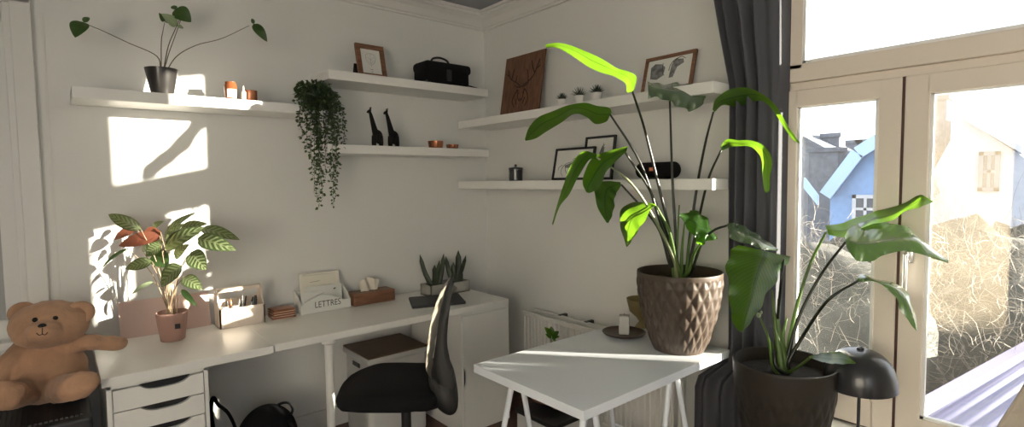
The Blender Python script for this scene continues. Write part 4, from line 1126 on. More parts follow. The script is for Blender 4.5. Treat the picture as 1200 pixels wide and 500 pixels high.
dg = bpy.context.evaluated_depsgraph_get(); lm_ = bpy.data.meshes.new_from_object(to.evaluated_get(dg)); bpy.data.objects.remove(to)
to = bpy.data.objects.new('lettering', lm_); COL.objects.link(to); to.parent = fr
if not lm_.materials: lm_.materials.append(M['letters'])
to.location = (.008, yf - .0008 - (yf + yk) / 2, .028); to.rotation_euler = (PI / 2, 0, 0); to.scale = (1.0, 1.25, 1)
for (fx0, fx1, y, h, lean, mk, lb) in ((.10, .93, -.045, .205, .03, 'label', 'tall cream certificate sheet standing at the back of the letter rack'), (.16, .92, -.075, .135, .015, 'paper', 'white letter with a dark stamp in the letter rack'),
                                   (.03, .55, -.105, .112, .01, 'paper', 'greyish folded letter at the front left of the letter rack')):
    x0_, x1_ = xl + (xr - xl) * fx0, xl + (xr - xl) * fx1
    t = thing('letter', ((x0_ + x1_) / 2, y, DZ + .008), lb, 'paper', 'papers in the letter rack')
    bm = BM(); prism(bm, [(x0_, y, DZ + .008), (x1_, y, DZ + .008), (x1_ + .002, y + lean, DZ + h), (x0_ - .002, y + lean, DZ + h + .004)], (0, -.0012, 0)); fixn(bm); obj('sheet', bm, M[mk], t)
    bm = BM()
    def L(a, b): return Vector((x0_ + (x1_ - x0_) * a, y - .0016 + lean * b, DZ + .008 + (h - .008) * b))
    if h > .2:
        tube(bm, [L(.25, .76), L(.38, .765), L(.5, .77)], .0012, .0012, 5)
        for b_ in (.62, .56): tube(bm, [L(.2, b_), L(.8, b_ + .01)], .0004, .0004, 4)
        tube(bm, [L(.08, .96), L(.94, .95)], .0005, .0005, 4)
    elif h > .13: tube(bm, [L(.78, .8), L(.84, .84)], .004, .002, 6)
    else: tube(bm, [L(.1, .5), L(.5, .75), L(.9, .9)], .0008, .0008, 4)
    obj('print', bm, M['ink'] if .13 < h < .2 else M['inkgrey'], t, 180)
# tissue box
xl, xr = on(413, 357, 1, -.12).x, on(461, 350, 1, -.12).x
t = thing('tissue_box', ((xl + xr) / 2, -.085, DZ), 'brown wooden tissue box with white tissue pulled out', 'tissue box')
bm = BM(); box(bm, xl, xr, -.145, -.025, DZ, DZ + .072, .005); bxo = obj('wooden_cover', bm, M['wood2'], t)
bm = BM(); cx = (xl + xr) / 2
nn = 26; rows = []
for j in range(9):
    f_ = j / 8
    row = []
    for i in range(nn + 1):
        s_ = i / nn * 2 - 1
        w = .055 + .012 * f_
        row.append(bm.verts.new((cx - .008 + s_ * w - .006 * f_, -.085 + (.012 + .018 * f_) * math.sin(s_ * 6 + f_ * 1.5) * math.cos(s_ * 2), DZ + .070 + .078 * f_ * (1 - .25 * s_ * s_) + .004 * math.sin(s_ * 9) * f_)))
    rows.append(row)
for a_, b_ in zip(rows, rows[1:]):
    for i in range(nn): bm.faces.new((a_[i], a_[i + 1], b_[i + 1], b_[i])).smooth = True
o = obj('tissue', bm, M['tissue'], t)
# snake plants
for k, (p0, p1, lb) in enumerate(((499, 519, 'snake plant in a square grey planter, left of the chair back'), (525, 544, 'snake plant with taller leaves in a square grey planter, right of the chair back'))):
    y = -.17
    x0_, x1_ = on(p0, 347, 1, y).x, on(p1, 345, 1, y).x; c = Vector(((x0_ + x1_) / 2, y, DZ)); hw = (x1_ - x0_) / 2
    t = thing('snake_plant', c, lb, 'plant', 'snake plants on the desk')
    bm = BM(); h = .072
    box(bm, c.x - hw, c.x + hw, y - hw, y - hw + .006, DZ, DZ + h); box(bm, c.x - hw, c.x + hw, y + hw - .006, y + hw, DZ, DZ + h)
    box(bm, c.x - hw, c.x - hw + .006, y - hw, y + hw, DZ, DZ + h); box(bm, c.x + hw - .006, c.x + hw, y - hw, y + hw, DZ, DZ + h); box(bm, c.x - hw, c.x + hw, y - hw, y + hw, DZ, DZ + .008)
    obj('planter', bm, M['concrete'], t)
    bm = BM(); box(bm, c.x - hw + .005, c.x + hw - .005, y - hw + .005, y + hw - .005, DZ + .05, DZ + .060); obj('soil', bm, M['soil'], t)
    tips = ([(492, 298, 6), (498, 318, 5), (509, 310, 7), (515, 305, 5), (520, 297, 6)] if k == 0 else [(522, 300, 6), (531, 307, 7), (537, 293, 8), (546, 299, 5), (541, 318, 5)])
    for i, (tx_, ty_, w_) in enumerate(tips):
        dd = (c - CAM).dot(RF)
        tip = P(tx_, ty_, dd + (i % 3 - 1) * .03); b0 = c + Vector(((i - 2) * .012, (i % 2) * .02 - .01, .055))
        bm = BM(); mid = b0 * .5 + tip * .5 + Vector(((tip.x - b0.x) * .18, 0, -.005))
        rows = []
        pth = [Vector(q) for q in spline([tuple(b0), tuple(mid), tuple(tip)], 10)]
        for j, q in enumerate(pth):
            f_ = j / 10; w = w_ / FPX * dd * .5 * (1.15 - .5 * f_) * (1 if f_ < .8 else (1 - f_) * 5 + .03)
            s_ = Vector((.76, -.65, 0)); nn_ = Vector((-.65, -.76, 0))
            rows.append([bm.verts.new(q - s_ * w + nn_ * w * .35), bm.verts.new(q), bm.verts.new(q + s_ * w + nn_ * w * .35)])
        for a_, b_ in zip(rows, rows[1:]):
            for jj in range(2): bm.faces.new((a_[jj], a_[jj + 1], b_[jj + 1], b_[jj])).smooth = True
        o = obj('leaf', bm, M['snake'], t); s2 = o.modifiers.new('t', 'SOLIDIFY'); s2.thickness = .003
# closed black laptop
lc = [ond(479, 351), ond(537, 346), ond(546, 356), ond(483, 362)]
bm = BM(); prism(bm, [Vector((q.x, q.y, DZ)) for q in lc], (0, 0, .017)); fixn(bm)
bmesh.ops.bevel(bm, geom=bm.edges[:], offset=.003, segments=2, affect='EDGES')
tag(obj('laptop', bm, M['charcoal'], None), 'closed black laptop lying on the desk behind the chair back', 'laptop')

# ------------------------------------------------------------------ things on the white table
def ont(px, py): return on(px, py, 2, TZ)
pc = ont(796, 409) + Vector((.015, .012, 0)); BIG = pc.copy()
db = (pc - CAM).dot(RF)
t = thing('potted_strelitzia', pc, 'large strelitzia in a bronze diamond-patterned pot on the white table', 'plant')
R0, R1, HH = .112, .187, .352
bm = BM(); nA, nZ = 240, 90
rows = []
for j in range(nZ + 1):
    f_ = j / nZ; z = HH * f_
    r = R0 + (R1 - R0) * (1 - (1 - f_) ** 2.0) if f_ < .999 else R1
    r = R0 + (R1 - R0) * math.sin(min(1, f_ * 1.02) * PI / 2) ** .9
    row = []
    for i in range(nA):
        a_ = 2 * PI * i / nA
        u_ = a_ / (2 * PI) * 22; w_ = f_ * 7.0
        p_ = abs(((u_ + w_ * .5) % 1) - .5) * 2; q_ = abs(((u_ - w_ * .5) % 1) - .5) * 2
        rel = min(p_, q_)
        fade = min(1, max(0, (f_ - .02) * 12)) * min(1, max(0, (.955 - f_) * 40))
        rr_ = r + .0065 * fade * (min(1, rel * 1.3) - .5) 
        row.append(bm.verts.new(pc + Vector((rr_ * math.cos(a_), rr_ * math.sin(a_), z))))
    rows.append(row)
def ring(r, z): return [bm.verts.new(pc + Vector((r * math.cos(2 * PI * i / nA), r * math.sin(2 * PI * i / nA), z))) for i in range(nA)]
rows.append(ring(R1 - .002, HH + .003)); rows.append(ring(R1 - .008, HH + .001)); rows.append(ring(R1 - .010, HH * .8)); 
for a_, b_ in zip(rows, rows[1:]):
    for i in range(nA): bm.faces.new((a_[i], a_[(i + 1) % nA], b_[(i + 1) % nA], b_[i]))
bm.faces.new(rows[0][::-1]); obj('pot', bm, M['potbrown'], t, 35)
bm = BM(); lathe(bm, [(0, .012), (.1, .008), (R1 - .0105, 0)], pc + Vector((0, 0, HH * .86)), 40); obj('soil', bm, M['soil'], t)
# stems: each from the pot to a leaf base
SRT = pc + Vector((0, 0, HH * .86))
def stem(pts, r0=.0075, r1=.0045, mk='stemdark', root=None, par=None):
    bm_ = BM(); tube(bm_, [root] + [P(*q) for q in pts], r0, r1, 10, 24); return obj('stem', bm_, M[mk], par or t, 180)
def rt(dx, dy): return SRT + Vector((dx, dy, 0))
D = db
leaves = [
 ('strel', [(639, 52, 640, 56), (655, 50, 653, 56), (677, 55.5, 671, 65), (695, 63.5, 688, 77), (713, 72.5, 707, 85), (724, 80, 722, 90), (737, 83, 733, 97), (746, 90, 735, 107), (743, 105, 740, 108)],
    [(2.42, 2.43), (2.38, 2.42), (2.34, 2.40), (2.30, 2.36), (2.25, 2.32), (2.21, 2.28), (2.18, 2.24), (2.15, 2.20), (2.15, 2.16)], -.04, [(792, 300, D - .05), (770, 210, D - .08), (755, 150, D - .12), (741, 107, 2.17)], 'stemdark'),
 ('strel', [(615, 163, 616, 165), (620, 149, 628, 162), (632, 136, 640, 154), (650, 129, 657, 144), (668, 122, 673, 133), (685, 120, 688, 137), (700, 123, 699, 145), (714, 126, 711, 142), (717, 132, 715, 135)],
    [(2.36, 2.36), (2.30, 2.38)] + [(2.26, 2.36)] * 5 + [(2.26, 2.32), (2.28, 2.28)], .02, [(788, 310, D - .03), (772, 255, D - .06), (750, 190, D - .1), (715, 134, 2.28)], 'stemdark'),
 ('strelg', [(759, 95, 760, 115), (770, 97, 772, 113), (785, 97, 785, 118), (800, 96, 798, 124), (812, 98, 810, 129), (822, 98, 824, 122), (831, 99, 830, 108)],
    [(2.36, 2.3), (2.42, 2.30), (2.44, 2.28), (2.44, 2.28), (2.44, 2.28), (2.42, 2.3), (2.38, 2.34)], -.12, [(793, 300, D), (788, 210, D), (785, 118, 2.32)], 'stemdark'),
 ('strel', [(835, 128, 837, 132), (839, 116, 847, 123), (852, 106, 860, 124), (866, 102, 872, 123), (882, 104, 886, 118), (897, 112, 895, 119), (911, 126, 907, 130), (924, 148, 918, 148), (931, 158, 928, 162), (938, 168, 936, 168)],
    [(2.26, 2.26), (2.24, 2.27), (2.23, 2.28), (2.22, 2.27), (2.2, 2.24), (2.18, 2.21), (2.16, 2.18), (2.14, 2.15), (2.12, 2.12), (2.1, 2.1)], .05, [(806, 300, D), (815, 230, D), (826, 170, D - .08), (836, 131, 2.26)], 'stemdark'),
 ('strel', [(844, 172, 846, 177), (852, 163, 857, 172), (865, 164, 866, 171), (878, 164, 876, 171), (891, 168, 884, 174), (901, 176, 890, 181), (905, 192, 894, 192), (903, 208, 894, 208), (902, 222, 896, 222), (899, 226, 897, 226)],
    [(2.2, 2.2), (2.17, 2.2), (2.15, 2.18), (2.13, 2.16), (2.11, 2.14), (2.08, 2.12), (2.06, 2.11), (2.05, 2.1), (2.06, 2.09), (2.07, 2.07)], -.08, [(808, 305, D), (818, 260, D), (830, 210, D - .1), (845, 176, 2.2)], 'stemdark'),
 ('strel', [(699, 180, 700, 187), (684, 177, 691, 187), (671, 190, 678, 207), (661, 215, 667, 228), (653, 240, 656, 242), (647, 262, 648, 264)],
    [(2.2, 2.2), (2.24, 2.18), (2.25, 2.16), (2.24, 2.15), (2.2, 2.15), (2.17, 2.17)], .1, [(790, 305, D - .06), (770, 262, D - .1), (740, 215, D - .16), (699, 184, 2.2)], 'stempale'),
 ('strel', [(736, 171, 734, 178), (727, 173, 728, 183), (715, 176, 719, 192), (703, 180, 711, 201), (692, 188, 706, 213), (685, 203, 700, 221), (683, 215, 694, 225), (687, 225, 690, 226)],
    [(2.2, 2.2), (2.22, 2.18), (2.23, 2.17), (2.23, 2.16), (2.22, 2.15), (2.2, 2.14), (2.18, 2.14), (2.16, 2.16)], -.08, [(790, 300, D), (765, 230, D - .06), (733, 179, 2.2)], 'stemdark'),
 ('strel2', [(727, 213, 728, 217), (712, 212, 724, 224), (700, 214, 721, 231), (697, 226, 720, 243), (702, 246, 717, 254), (711, 261, 713, 261)],
    [(2.5, 2.5), (2.54, 2.48), (2.54, 2.46), (2.52, 2.44), (2.48, 2.44), (2.44, 2.44)], .08, [(786, 312, D + .04), (770, 265, D + .08), (728, 216, 2.5)], 'stemdark'),
 ('strel', [(768, 239, 770, 243), (757, 237, 765, 243), (742, 237, 757, 258), (729, 245, 750, 268), (727, 262, 743, 279), (731, 278, 738, 286), (734, 289, 735, 289)],
    [(2.24, 2.24), (2.32, 2.22), (2.36, 2.20), (2.36, 2.2), (2.34, 2.2), (2.28, 2.2), (2.22, 2.22)], .06, [(792, 305, D - .06), (784, 270, D - .1), (769, 241, 2.24)], 'stemgreen'),
 ('strel2', [(797, 250, 797, 254), (806, 249, 804, 263), (814, 246, 813, 276), (823, 250, 822, 287), (830, 257, 829, 283), (833, 268, 838, 281), (840, 277, 841, 280)],
    [(2.26, 2.26), (2.34, 2.24), (2.34, 2.18), (2.32, 2.16), (2.3, 2.16), (2.24, 2.17), (2.18, 2.18)], -.15, [(806, 320, D - .06), (812, 300, D - .1), (820, 286, 2.17)], 'stemgreen'),
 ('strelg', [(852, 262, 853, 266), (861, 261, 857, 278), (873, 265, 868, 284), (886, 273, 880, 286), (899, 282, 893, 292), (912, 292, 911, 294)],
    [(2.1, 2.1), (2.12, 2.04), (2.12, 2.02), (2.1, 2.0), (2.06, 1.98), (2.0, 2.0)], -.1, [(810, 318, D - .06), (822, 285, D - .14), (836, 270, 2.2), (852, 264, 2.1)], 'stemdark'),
]
M['stempale'] = mat('pale_stem', (0.22, 0.24, 0.14, 1), 0.3)
rr = random.Random(9)
for k, (mk, st_, ds, cup, sp_, sm) in enumerate(leaves):
    if k:
        ds = [(a_ + .05, b_ + .05) for a_, b_ in ds]; sp_ = sp_[:-1] + [(sp_[-1][0], sp_[-1][1], sp_[-1][2] + .05)]
    stem(sp_, .0085, .0042, sm, rt(rr.uniform(-.035, .035), rr.uniform(-.035, .035)))
    bm = BM(); blade(bm, [tuple(s) + tuple(d_) for s, d_ in zip(st_, ds)], 40, 10, cup, .05 if mk == 'strel' else .10, 4.3)
    obj('leaf', bm, M[mk], t)
for (q0, q1, w) in (((790, 322), (784, 262), .012), ((798, 322), (803, 255), .012), ((803, 324), (812, 262), .010), ((794, 322), (796, 240), .008)):
    bm = BM(); tube(bm, [SRT + Vector((rr.uniform(-.02, .02), rr.uniform(-.02, .02), 0)), P(q0[0], q0[1], D - .03), P((q0[0] + q1[0]) / 2 - 1, (q0[1] + q1[1]) / 2, D - .02), P(q1[0], q1[1], D - .02)], w, .003, 10, 12)
    obj('leaf_sheath', bm, M['stemgreen'], t, 180)
# round tray with pillar candle
c = ont(731, 392)
t = thing('tray', c, 'round bronze tray on the white table left of the big pot', 'tray')
bm = BM(); lathe(bm, [(0, .0), (.075, .0), (.098, .008), (.106, .017), (.103, .018), (.094, .011), (.07, .004), (0, .004)], c, 56); obj('dish', bm, M['tray'], t, 50)
c2 = c + Vector((.008, .004, .0042))
t = thing('pillar_candle', c2, 'square pale grey candle block standing on the bronze tray', 'candle')
bm = BM(); box(bm, c2.x - .025, c2.x + .025, c2.y - .025, c2.y + .025, c2.z, c2.z + .092, .004, .6); obj('candle_body', bm, mat('pale_candle', (.46, .45, .42, 1), .6), t)
bm = BM(); tube(bm, [c2 + Vector((0, 0, .091)), c2 + Vector((.001, 0, .102))], .001, .001, 5); obj('wick', bm, M['ink'], t)
# brass bowl behind the pot
c = on(757, 392, 2, TZ); c = Vector((c.x + .10, c.y + .10, TZ))
t = thing('brass_bowl', c, 'small brass footed bowl half hidden behind the big pot', 'bowl')
bm = BM(); lathe(bm, [(0, 0), (.035, 0), (.03, .008), (.012, .03), (.03, .055), (.062, .085), (.078, .15), (.075, .151), (.058, .09), (.02, .06), (0, .058)], c, 40); obj('bowl', bm, M['gold'], t, 50)
# amber tealight block right of the pot
c = ont(852, 396); c = Vector((-.185, -1.80, TZ))
t = thing('amber_holder', c, 'amber glass candle holder at the window end of the white table', 'candle holder')
bm = BM(); lathe(bm, [(0, 0), (.028, 0), (.030, .003), (.034, .085), (.031, .085), (.027, .01), (0, .01)], c, 28); obj('glass', bm, M['amber'], t, 40)
bm = BM(); lathe(bm, [(0, .011), (.024, .011), (.025, .03), (0, .031)], c, 20); obj('wax', bm, M['copper'], t)

# small plant behind the table, on a low stool by the radiator
c = on(646, 398, 0, -.42); sx = c.x
tz = .45
t = thing('plant_stool', (c.x, c.y, 0), 'small round stool hidden behind the white table', 'stool')
bm = BM(); lathe(bm, [(0, .32), (.11, .32), (.115, .325), (.115, .342), (0, .345)], (c.x, c.y, 0), 32); obj('seat', bm, M['wood2'], t, 40)
for k in range(3):
    a_ = k * 2 * PI / 3; bm = BM(); tube(bm, [(c.x + .07 * math.cos(a_), c.y + .07 * math.sin(a_), .321), (c.x + .1 * math.cos(a_), c.y + .1 * math.sin(a_), 0.002)], .01, .008, 8); obj('leg', bm, M['wood2'], t, 60)
pt_ = Vector((c.x, c.y, .345)); dd = (pt_ - CAM).dot(RF)
t = thing('small_potted_plant', pt_, 'tiny leafy green sprig peeking over the white table in front of the radiator', 'plant')
bm = BM(); pot_plain(bm, pt_, .035, .045, .08); obj('pot', bm, M['potwhite'], t, 40)
for i, ((bx, by), (tx_, ty_), w_) in enumerate((((645, 392), (638, 383), 7), ((646, 393), (646, 382), 8), ((647, 394), (655, 388), 6), ((647, 396), (656, 394), 5), ((646, 396), (639, 391), 4), ((648, 398), (652, 400), 4))):
    tip = P(tx_, ty_, dd + (i % 3 - 1) * .03); bs = P(bx, by, dd)
    bm = BM(); tube(bm, [pt_ + Vector((0, 0, .07)), bs], .0025, .0015, 6); obj('stem', bm, M['stemgreen'], t, 180)
    bm = BM(); leaf3(bm, bs, tip, w_ / FPX * dd, -RF + Vector((0, 0, .6)), bend=.1, fold=.2); obj('leaf', bm, M['strel'], t)

# ------------------------------------------------------------------ right-hand strelitzia and lamp on the bench
BZ = .47
pc = Vector((-.365, -2.285, BZ)); dr_ = (pc - CAM).dot(RF)
t = thing('potted_strelitzia', pc, 'smaller strelitzia in a dark taupe pot by the window at the right', 'plant')
bm = BM(); R0, R1, HH = .125, .178, .330
nA, nZ = 200, 60; rows = []
for j in range(nZ + 1):
    f_ = j / nZ; r = R0 + (R1 - R0) * math.sin(f_ * PI / 2); row = []
    for i in range(nA):
        a_ = 2 * PI * i / nA; u_ = a_ / (2 * PI) * 24; w_ = f_ * 6
        p_ = abs(((u_ + w_ * .5) % 1) - .5) * 2; q_ = abs(((u_ - w_ * .5) % 1) - .5) * 2
        rr_ = r + .004 * min(1, max(0, (.80 - f_) * 8)) * (min(1, min(p_, q_) * 1.4) - .5)
        row.append(bm.verts.new(pc + Vector((rr_ * math.cos(a_), rr_ * math.sin(a_), HH * f_))))
    rows.append(row)
rows.append(ring(R1 - .002, HH + .004)); rows.append(ring(R1 - .009, HH + .003)); rows.append(ring(R1 - .012, HH * .8))
for a_, b_ in zip(rows, rows[1:]):
    for i in range(nA): bm.faces.new((a_[i], a_[(i + 1) % nA], b_[(i + 1) % nA], b_[i]))
bm.faces.new(rows[0][::-1]); obj('pot', bm, M['pottaupe'], t, 35)
bm = BM(); lathe(bm, [(0, .012), (.1, .008), (R1 - .0125, 0)], pc + Vector((0, 0, HH * .86)), 40); obj('soil', bm, M['soil'], t)
SRT = pc + Vector((0, 0, HH * .86)); D = dr_
leaves = [
 ('strel', [(866, 287, 929, 301), (857, 300, 923, 312), (855, 320, 912, 330), (857, 345, 899, 351), (858, 368, 887, 370), (863, 384, 877, 382), (868, 389, 870, 389)],
    [(1.82, 1.95), (1.80, 1.95), (1.76, 1.9), (1.73, 1.85), (1.72, 1.8), (1.74, 1.78), (1.76, 1.77)], -.12, [(908, 425, D - .03), (911, 380, D), (915, 335, 1.93), (918, 303, 1.93)], 'stemdark'),
 ('strel', [(967, 264, 971, 275), (985, 262, 990, 278), (1000, 257, 1003, 270), (1020, 250, 1024, 263), (1040, 244, 1047, 258), (1060, 236, 1066, 247), (1075, 226, 1082, 242), (1093, 235, 1093, 237)],
    [(2.0, 1.98), (2.04, 1.96), (2.05, 1.95), (2.05, 1.93), (2.03, 1.9), (2.0, 1.88), (1.97, 1.86), (1.9, 1.9)], .10, [(921, 420, D), (932, 365, D), (950, 308, D), (968, 272, 1.98)], 'stemgreen'),
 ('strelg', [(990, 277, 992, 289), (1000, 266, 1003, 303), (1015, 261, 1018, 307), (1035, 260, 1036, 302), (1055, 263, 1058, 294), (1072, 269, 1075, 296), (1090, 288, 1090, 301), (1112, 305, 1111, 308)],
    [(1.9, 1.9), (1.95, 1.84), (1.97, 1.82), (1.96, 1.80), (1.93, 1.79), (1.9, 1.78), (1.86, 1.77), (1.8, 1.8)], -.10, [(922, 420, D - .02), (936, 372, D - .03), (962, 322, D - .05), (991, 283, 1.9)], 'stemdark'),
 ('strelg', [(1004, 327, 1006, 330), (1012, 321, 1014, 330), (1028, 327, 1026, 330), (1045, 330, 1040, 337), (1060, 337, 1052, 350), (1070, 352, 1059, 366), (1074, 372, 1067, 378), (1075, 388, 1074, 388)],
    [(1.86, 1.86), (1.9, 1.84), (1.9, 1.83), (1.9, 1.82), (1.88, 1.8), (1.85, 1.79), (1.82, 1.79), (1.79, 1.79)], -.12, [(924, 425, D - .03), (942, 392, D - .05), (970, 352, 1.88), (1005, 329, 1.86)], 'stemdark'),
 ('strel', [(949, 417, 950, 419), (963, 414, 960, 423), (975, 413, 972, 426), (988, 413, 985, 427), (1003, 425, 1002, 426)],
    [(1.78, 1.78), (1.8, 1.74), (1.8, 1.72), (1.79, 1.71), (1.74, 1.74)], .1, [(926, 435, D - .05), (935, 430, D - .1), (950, 418, 1.78)], 'stemgreen'),
]
for k, (mk, st_, ds, cup, sp_, sm) in enumerate(leaves):
    stem(sp_, .0085, .0042, sm, SRT + Vector((rr.uniform(-.02, .02), rr.uniform(-.03, .02), 0)))
    bm = BM(); blade(bm, [tuple(s) + tuple(d_) for s, d_ in zip(st_, ds)], 40, 10, cup, .05, 4.3)
    obj('leaf', bm, M[mk], t)
stem([(905, 428, D - .04), (900, 395, D - .06), (890, 371, D - .08)], .006, .003, 'stemgreen', SRT + Vector((-.03, 0, 0)))
bm = BM(); ellips(bm, P(889, 369, D - .08), (.008, .008, .010), None, 10); ellips(bm, P(892, 366, D - .08), (.005, .005, .007), None, 8); obj('bud', bm, M['paleleaf'], t, 180)
for (q1, w) in (((905, 340), .014), ((912, 350), .014), ((922, 372), .012), ((899, 392), .010)):
    bm = BM(); tube(bm, [SRT + Vector((rr.uniform(-.015, .015), rr.uniform(-.015, .015), 0)), P((913 + q1[0]) / 2, (425 + q1[1]) / 2, D - .01), P(q1[0], q1[1], D - .01)], w, .003, 10, 12)
    obj('leaf_sheath', bm, M['stemgreen'], t, 180)
# lamp
lc_ = P(1007, 452, 1.93); sxx, syy = lc_.x, lc_.y
t = thing('table_lamp', (sxx, syy, BZ), 'dark grey mushroom-shaped table lamp with dome shade by the window', 'lamp')
zc = P(1007, 450, 1.93).z; rL = .116
bm = BM(); pr = [(rL * math.cos(a_) ** .72, rL * 1.10 * math.sin(a_)) for a_ in [PI / 2 * k / 14 for k in range(14)]] + [(0, rL * 1.10)]
pr = [(rL * 1.0, -.004)] + pr
inner = [(rL - .003, -.004)] + [((rL - .003) * math.cos(a_) ** .72, (rL - .004) * 1.10 * math.sin(a_)) for a_ in [PI / 2 * k / 14 for k in range(1, 14)]] + [(0, (rL - .004) * 1.10)]
lathe(bm, inner[::-1] + pr, (0, 0, 0), 56)
fixn(bm)
rotm = Matrix.Rotation(-.05, 4, 'Y')
for v in bm.verts: v.co = rotm @ v.co + Vector((sxx, syy, zc))
obj('lamp_shade', bm, M['blackmetal'], t, 60)
bm = BM(); lathe(bm, [(0, rL * 1.09), (.012, rL * 1.09), (.012, rL * 1.09 + .008), (.004, rL * 1.09 + .012), (0, rL * 1.09 + .012)], (sxx, syy, zc), 16); obj('finial', bm, M['blackmetal'], t, 40)
bm = BM(); lathe(bm, [(0, -.022), (.02, -.022), (.022, -.016), (.022, .03), (0, .03)], (sxx, syy, zc), 20); obj('socket', bm, M['blackpl'], t, 40)
bm = BM(); tube(bm, [(sxx, syy, BZ + .01), (sxx, syy, zc - .02)], .0055, .0055, 12); obj('pole', bm, M['blackmetal'], t, 60)
bm = BM(); lathe(bm, [(0, 0), (.075, 0), (.078, .004), (.075, .010), (0, .014)], (sxx, syy, BZ), 40); obj('base', bm, M['blackmetal'], t, 40)

# ------------------------------------------------------------------ office chair
t = thing('office_chair', (-1.21, -.90, 0), 'black office chair seen from the side, pushed towards the desk', 'chair')
dS = 2.295
def C_(px, py, d=dS): return P(px, py, d)
dep = ray(505, 430); dep.z = 0; dep.normalize()
sid = Vector((-dep.y, dep.x, 0)) * -1   # towards image right
def slab(outline, d0, wid, m, name, puff=.02, nw=12):
    """cushion: closed side outline in the picture given real width along the viewing direction"""
    bm_ = BM(); ol = [P(a_, b_, d0) for a_, b_ in [(q[0], q[1]) for q in spline(outline + [outline[0]], 72)[:-1]]]
    cen = sum(ol, Vector()) / len(ol); rows_ = []
    for j in range(nw + 1):
        s_ = j / nw * 2 - 1
        k_ = (1 - abs(s_) ** 3.2) ** .5 if abs(s_) < 1 else 0
        rows_.append([bm_.verts.new(cen + (q - cen) * (.55 + .45 * k_) + dep * (s_ * wid / 2)) for q in ol])
    n_ = len(ol)
    for a_, b_ in zip(rows_, rows_[1:]):
        for i in range(n_): bm_.faces.new((a_[i], a_[(i + 1) % n_], b_[(i + 1) % n_], b_[i]))
    bm_.faces.new(rows_[0][::-1]); bm_.faces.new(rows_[-1]); fixn(bm_)
    return obj(name, bm_, m, t, 180)
seat_ol = [(397, 473), (404, 458), (420, 442), (438, 430), (462, 427), (490, 428), (512, 430), (520, 445), (516, 468), (508, 477), (497, 480), (485, 483), (450, 483), (410, 483), (399, 481)]
slab([(a_, 439 + (b_ - 427) * .42) for a_, b_ in seat_ol], dS, .44, M['black'], 'seat')
rail = [(531, 323), (525, 330), (519, 350), (514, 375), (511, 400), (508, 424), (512, 446), (520, 458), (530, 460), (534, 452), (531, 440), (527, 420), (524, 400), (525, 375), (528, 345)]
slab(rail, dS - .15, .05, M['mesh'], 'side_rail'); slab(rail, dS + .15, .05, M['mesh'], 'side_rail')
slab([(512, 424), (502, 436), (506, 455), (514, 466), (526, 472), (535, 466), (535, 448), (528, 430)], dS, .36, M['mesh'], 'lumbar_pad')
bm = BM(); pb = [(527, 328), (516, 345), (507, 370), (502, 397), (499, 428)]
vs = []
for i_, q in enumerate(spline(pb, 40)):
    vs.append([bm.verts.new(P(q[0], q[1], dS) + dep * w_ + RX * (.02 * (w_ / .16) ** 2 + .002 * math.sin(i_ * 1.1 + w_ * 30))) for w_ in [-.165 + .033 * k for k in range(11)]])
for a_, b_ in zip(vs, vs[1:]):
    for i in range(10): bm.faces.new((a_[i], a_[i + 1], b_[i + 1], b_[i])).smooth = True
obj('back_mesh', bm, M['sheenband'], t)
sc_ = C_(476, 484); 
bm = BM(); tube(bm, [sc_ + Vector((0, 0, .02)), Vector((sc_.x, sc_.y, .12))], .021, .021, 20); tube(bm, [Vector((sc_.x, sc_.y, .30)), Vector((sc_.x, sc_.y, .10))], .03, .03, 20); obj('gas_lift', bm, M['blackpl'], t, 60)
for k in range(5):
    a_ = k * 2 * PI / 5 + .4; e = Vector((sc_.x + .29 * math.cos(a_), sc_.y + .29 * math.sin(a_), .075))
    bm = BM(); tube(bm, [(sc_.x, sc_.y, .115), e], .024, .016, 10); lg = obj('leg', bm, M['blackpl'], t, 60)
    bm = BM(); lathe(bm, [(0, -.02), (.024, -.02), (.028, -.012), (.028, .012), (.024, .02), (0, .02)], (0, 0, 0), 20)
    rm = Matrix.Rotation(PI / 2, 4, 'X')
    for v in bm.verts: v.co = Matrix.Rotation(a_ + 1, 4, 'Z') @ (rm @ v.co) + Vector((e.x, e.y, .029))
    obj('caster', bm, M['blackpl'], lg, 60)
bm = BM(); q0 = C_(500, 476); q1 = C_(532, 466)
tube(bm, [sc_ + Vector((0, 0, .035)), q0 + Vector((0, 0, .0)), q1], .022, .016, 12); obj('tilt_arm', bm, M['blackpl'], t, 60)

# ------------------------------------------------------------------ under the desk
for k, (zb, h, lb) in enumerate(((.0, .25, 'lower white plastic storage box under the desk'), (.2635, .245, 'white storage box with a brown wooden lid, topmost under the desk'))):
    x0_, x1_, y0_, y1_ = -1.15, -.76, -.41, -.06
    t = thing('storage_box', ((x0_ + x1_) / 2, (y0_ + y1_) / 2, zb), lb, 'storage box', 'white storage boxes under the desk')
    bm = BM(); box(bm, x0_ + .012, x1_ - .012, y0_ + .012, y1_ - .012, zb, zb + h, .03); 
    obj('box_body', bm, M['storage'], t, 180)
    bm = BM(); box(bm, x0_, x1_, y0_, y1_, zb + h - .03, zb + h + .002, .012); obj('rim', bm, M['storage'], t, 180)
    bm = BM(); box(bm, x0_ + .004, x1_ - .004, y0_ + .004, y1_ - .004, zb + h + .0025, zb + h + .0125, .004); obj('lid', bm, M['woodlid'] if k else M['storage'], t)
    bm = BM(); box(bm, x0_ + .006, x0_ + .013, y0_ + .13, y1_ - .13, zb + h - .075, zb + h - .05, .003); obj('grip_hole', bm, M['blackpl'], t)
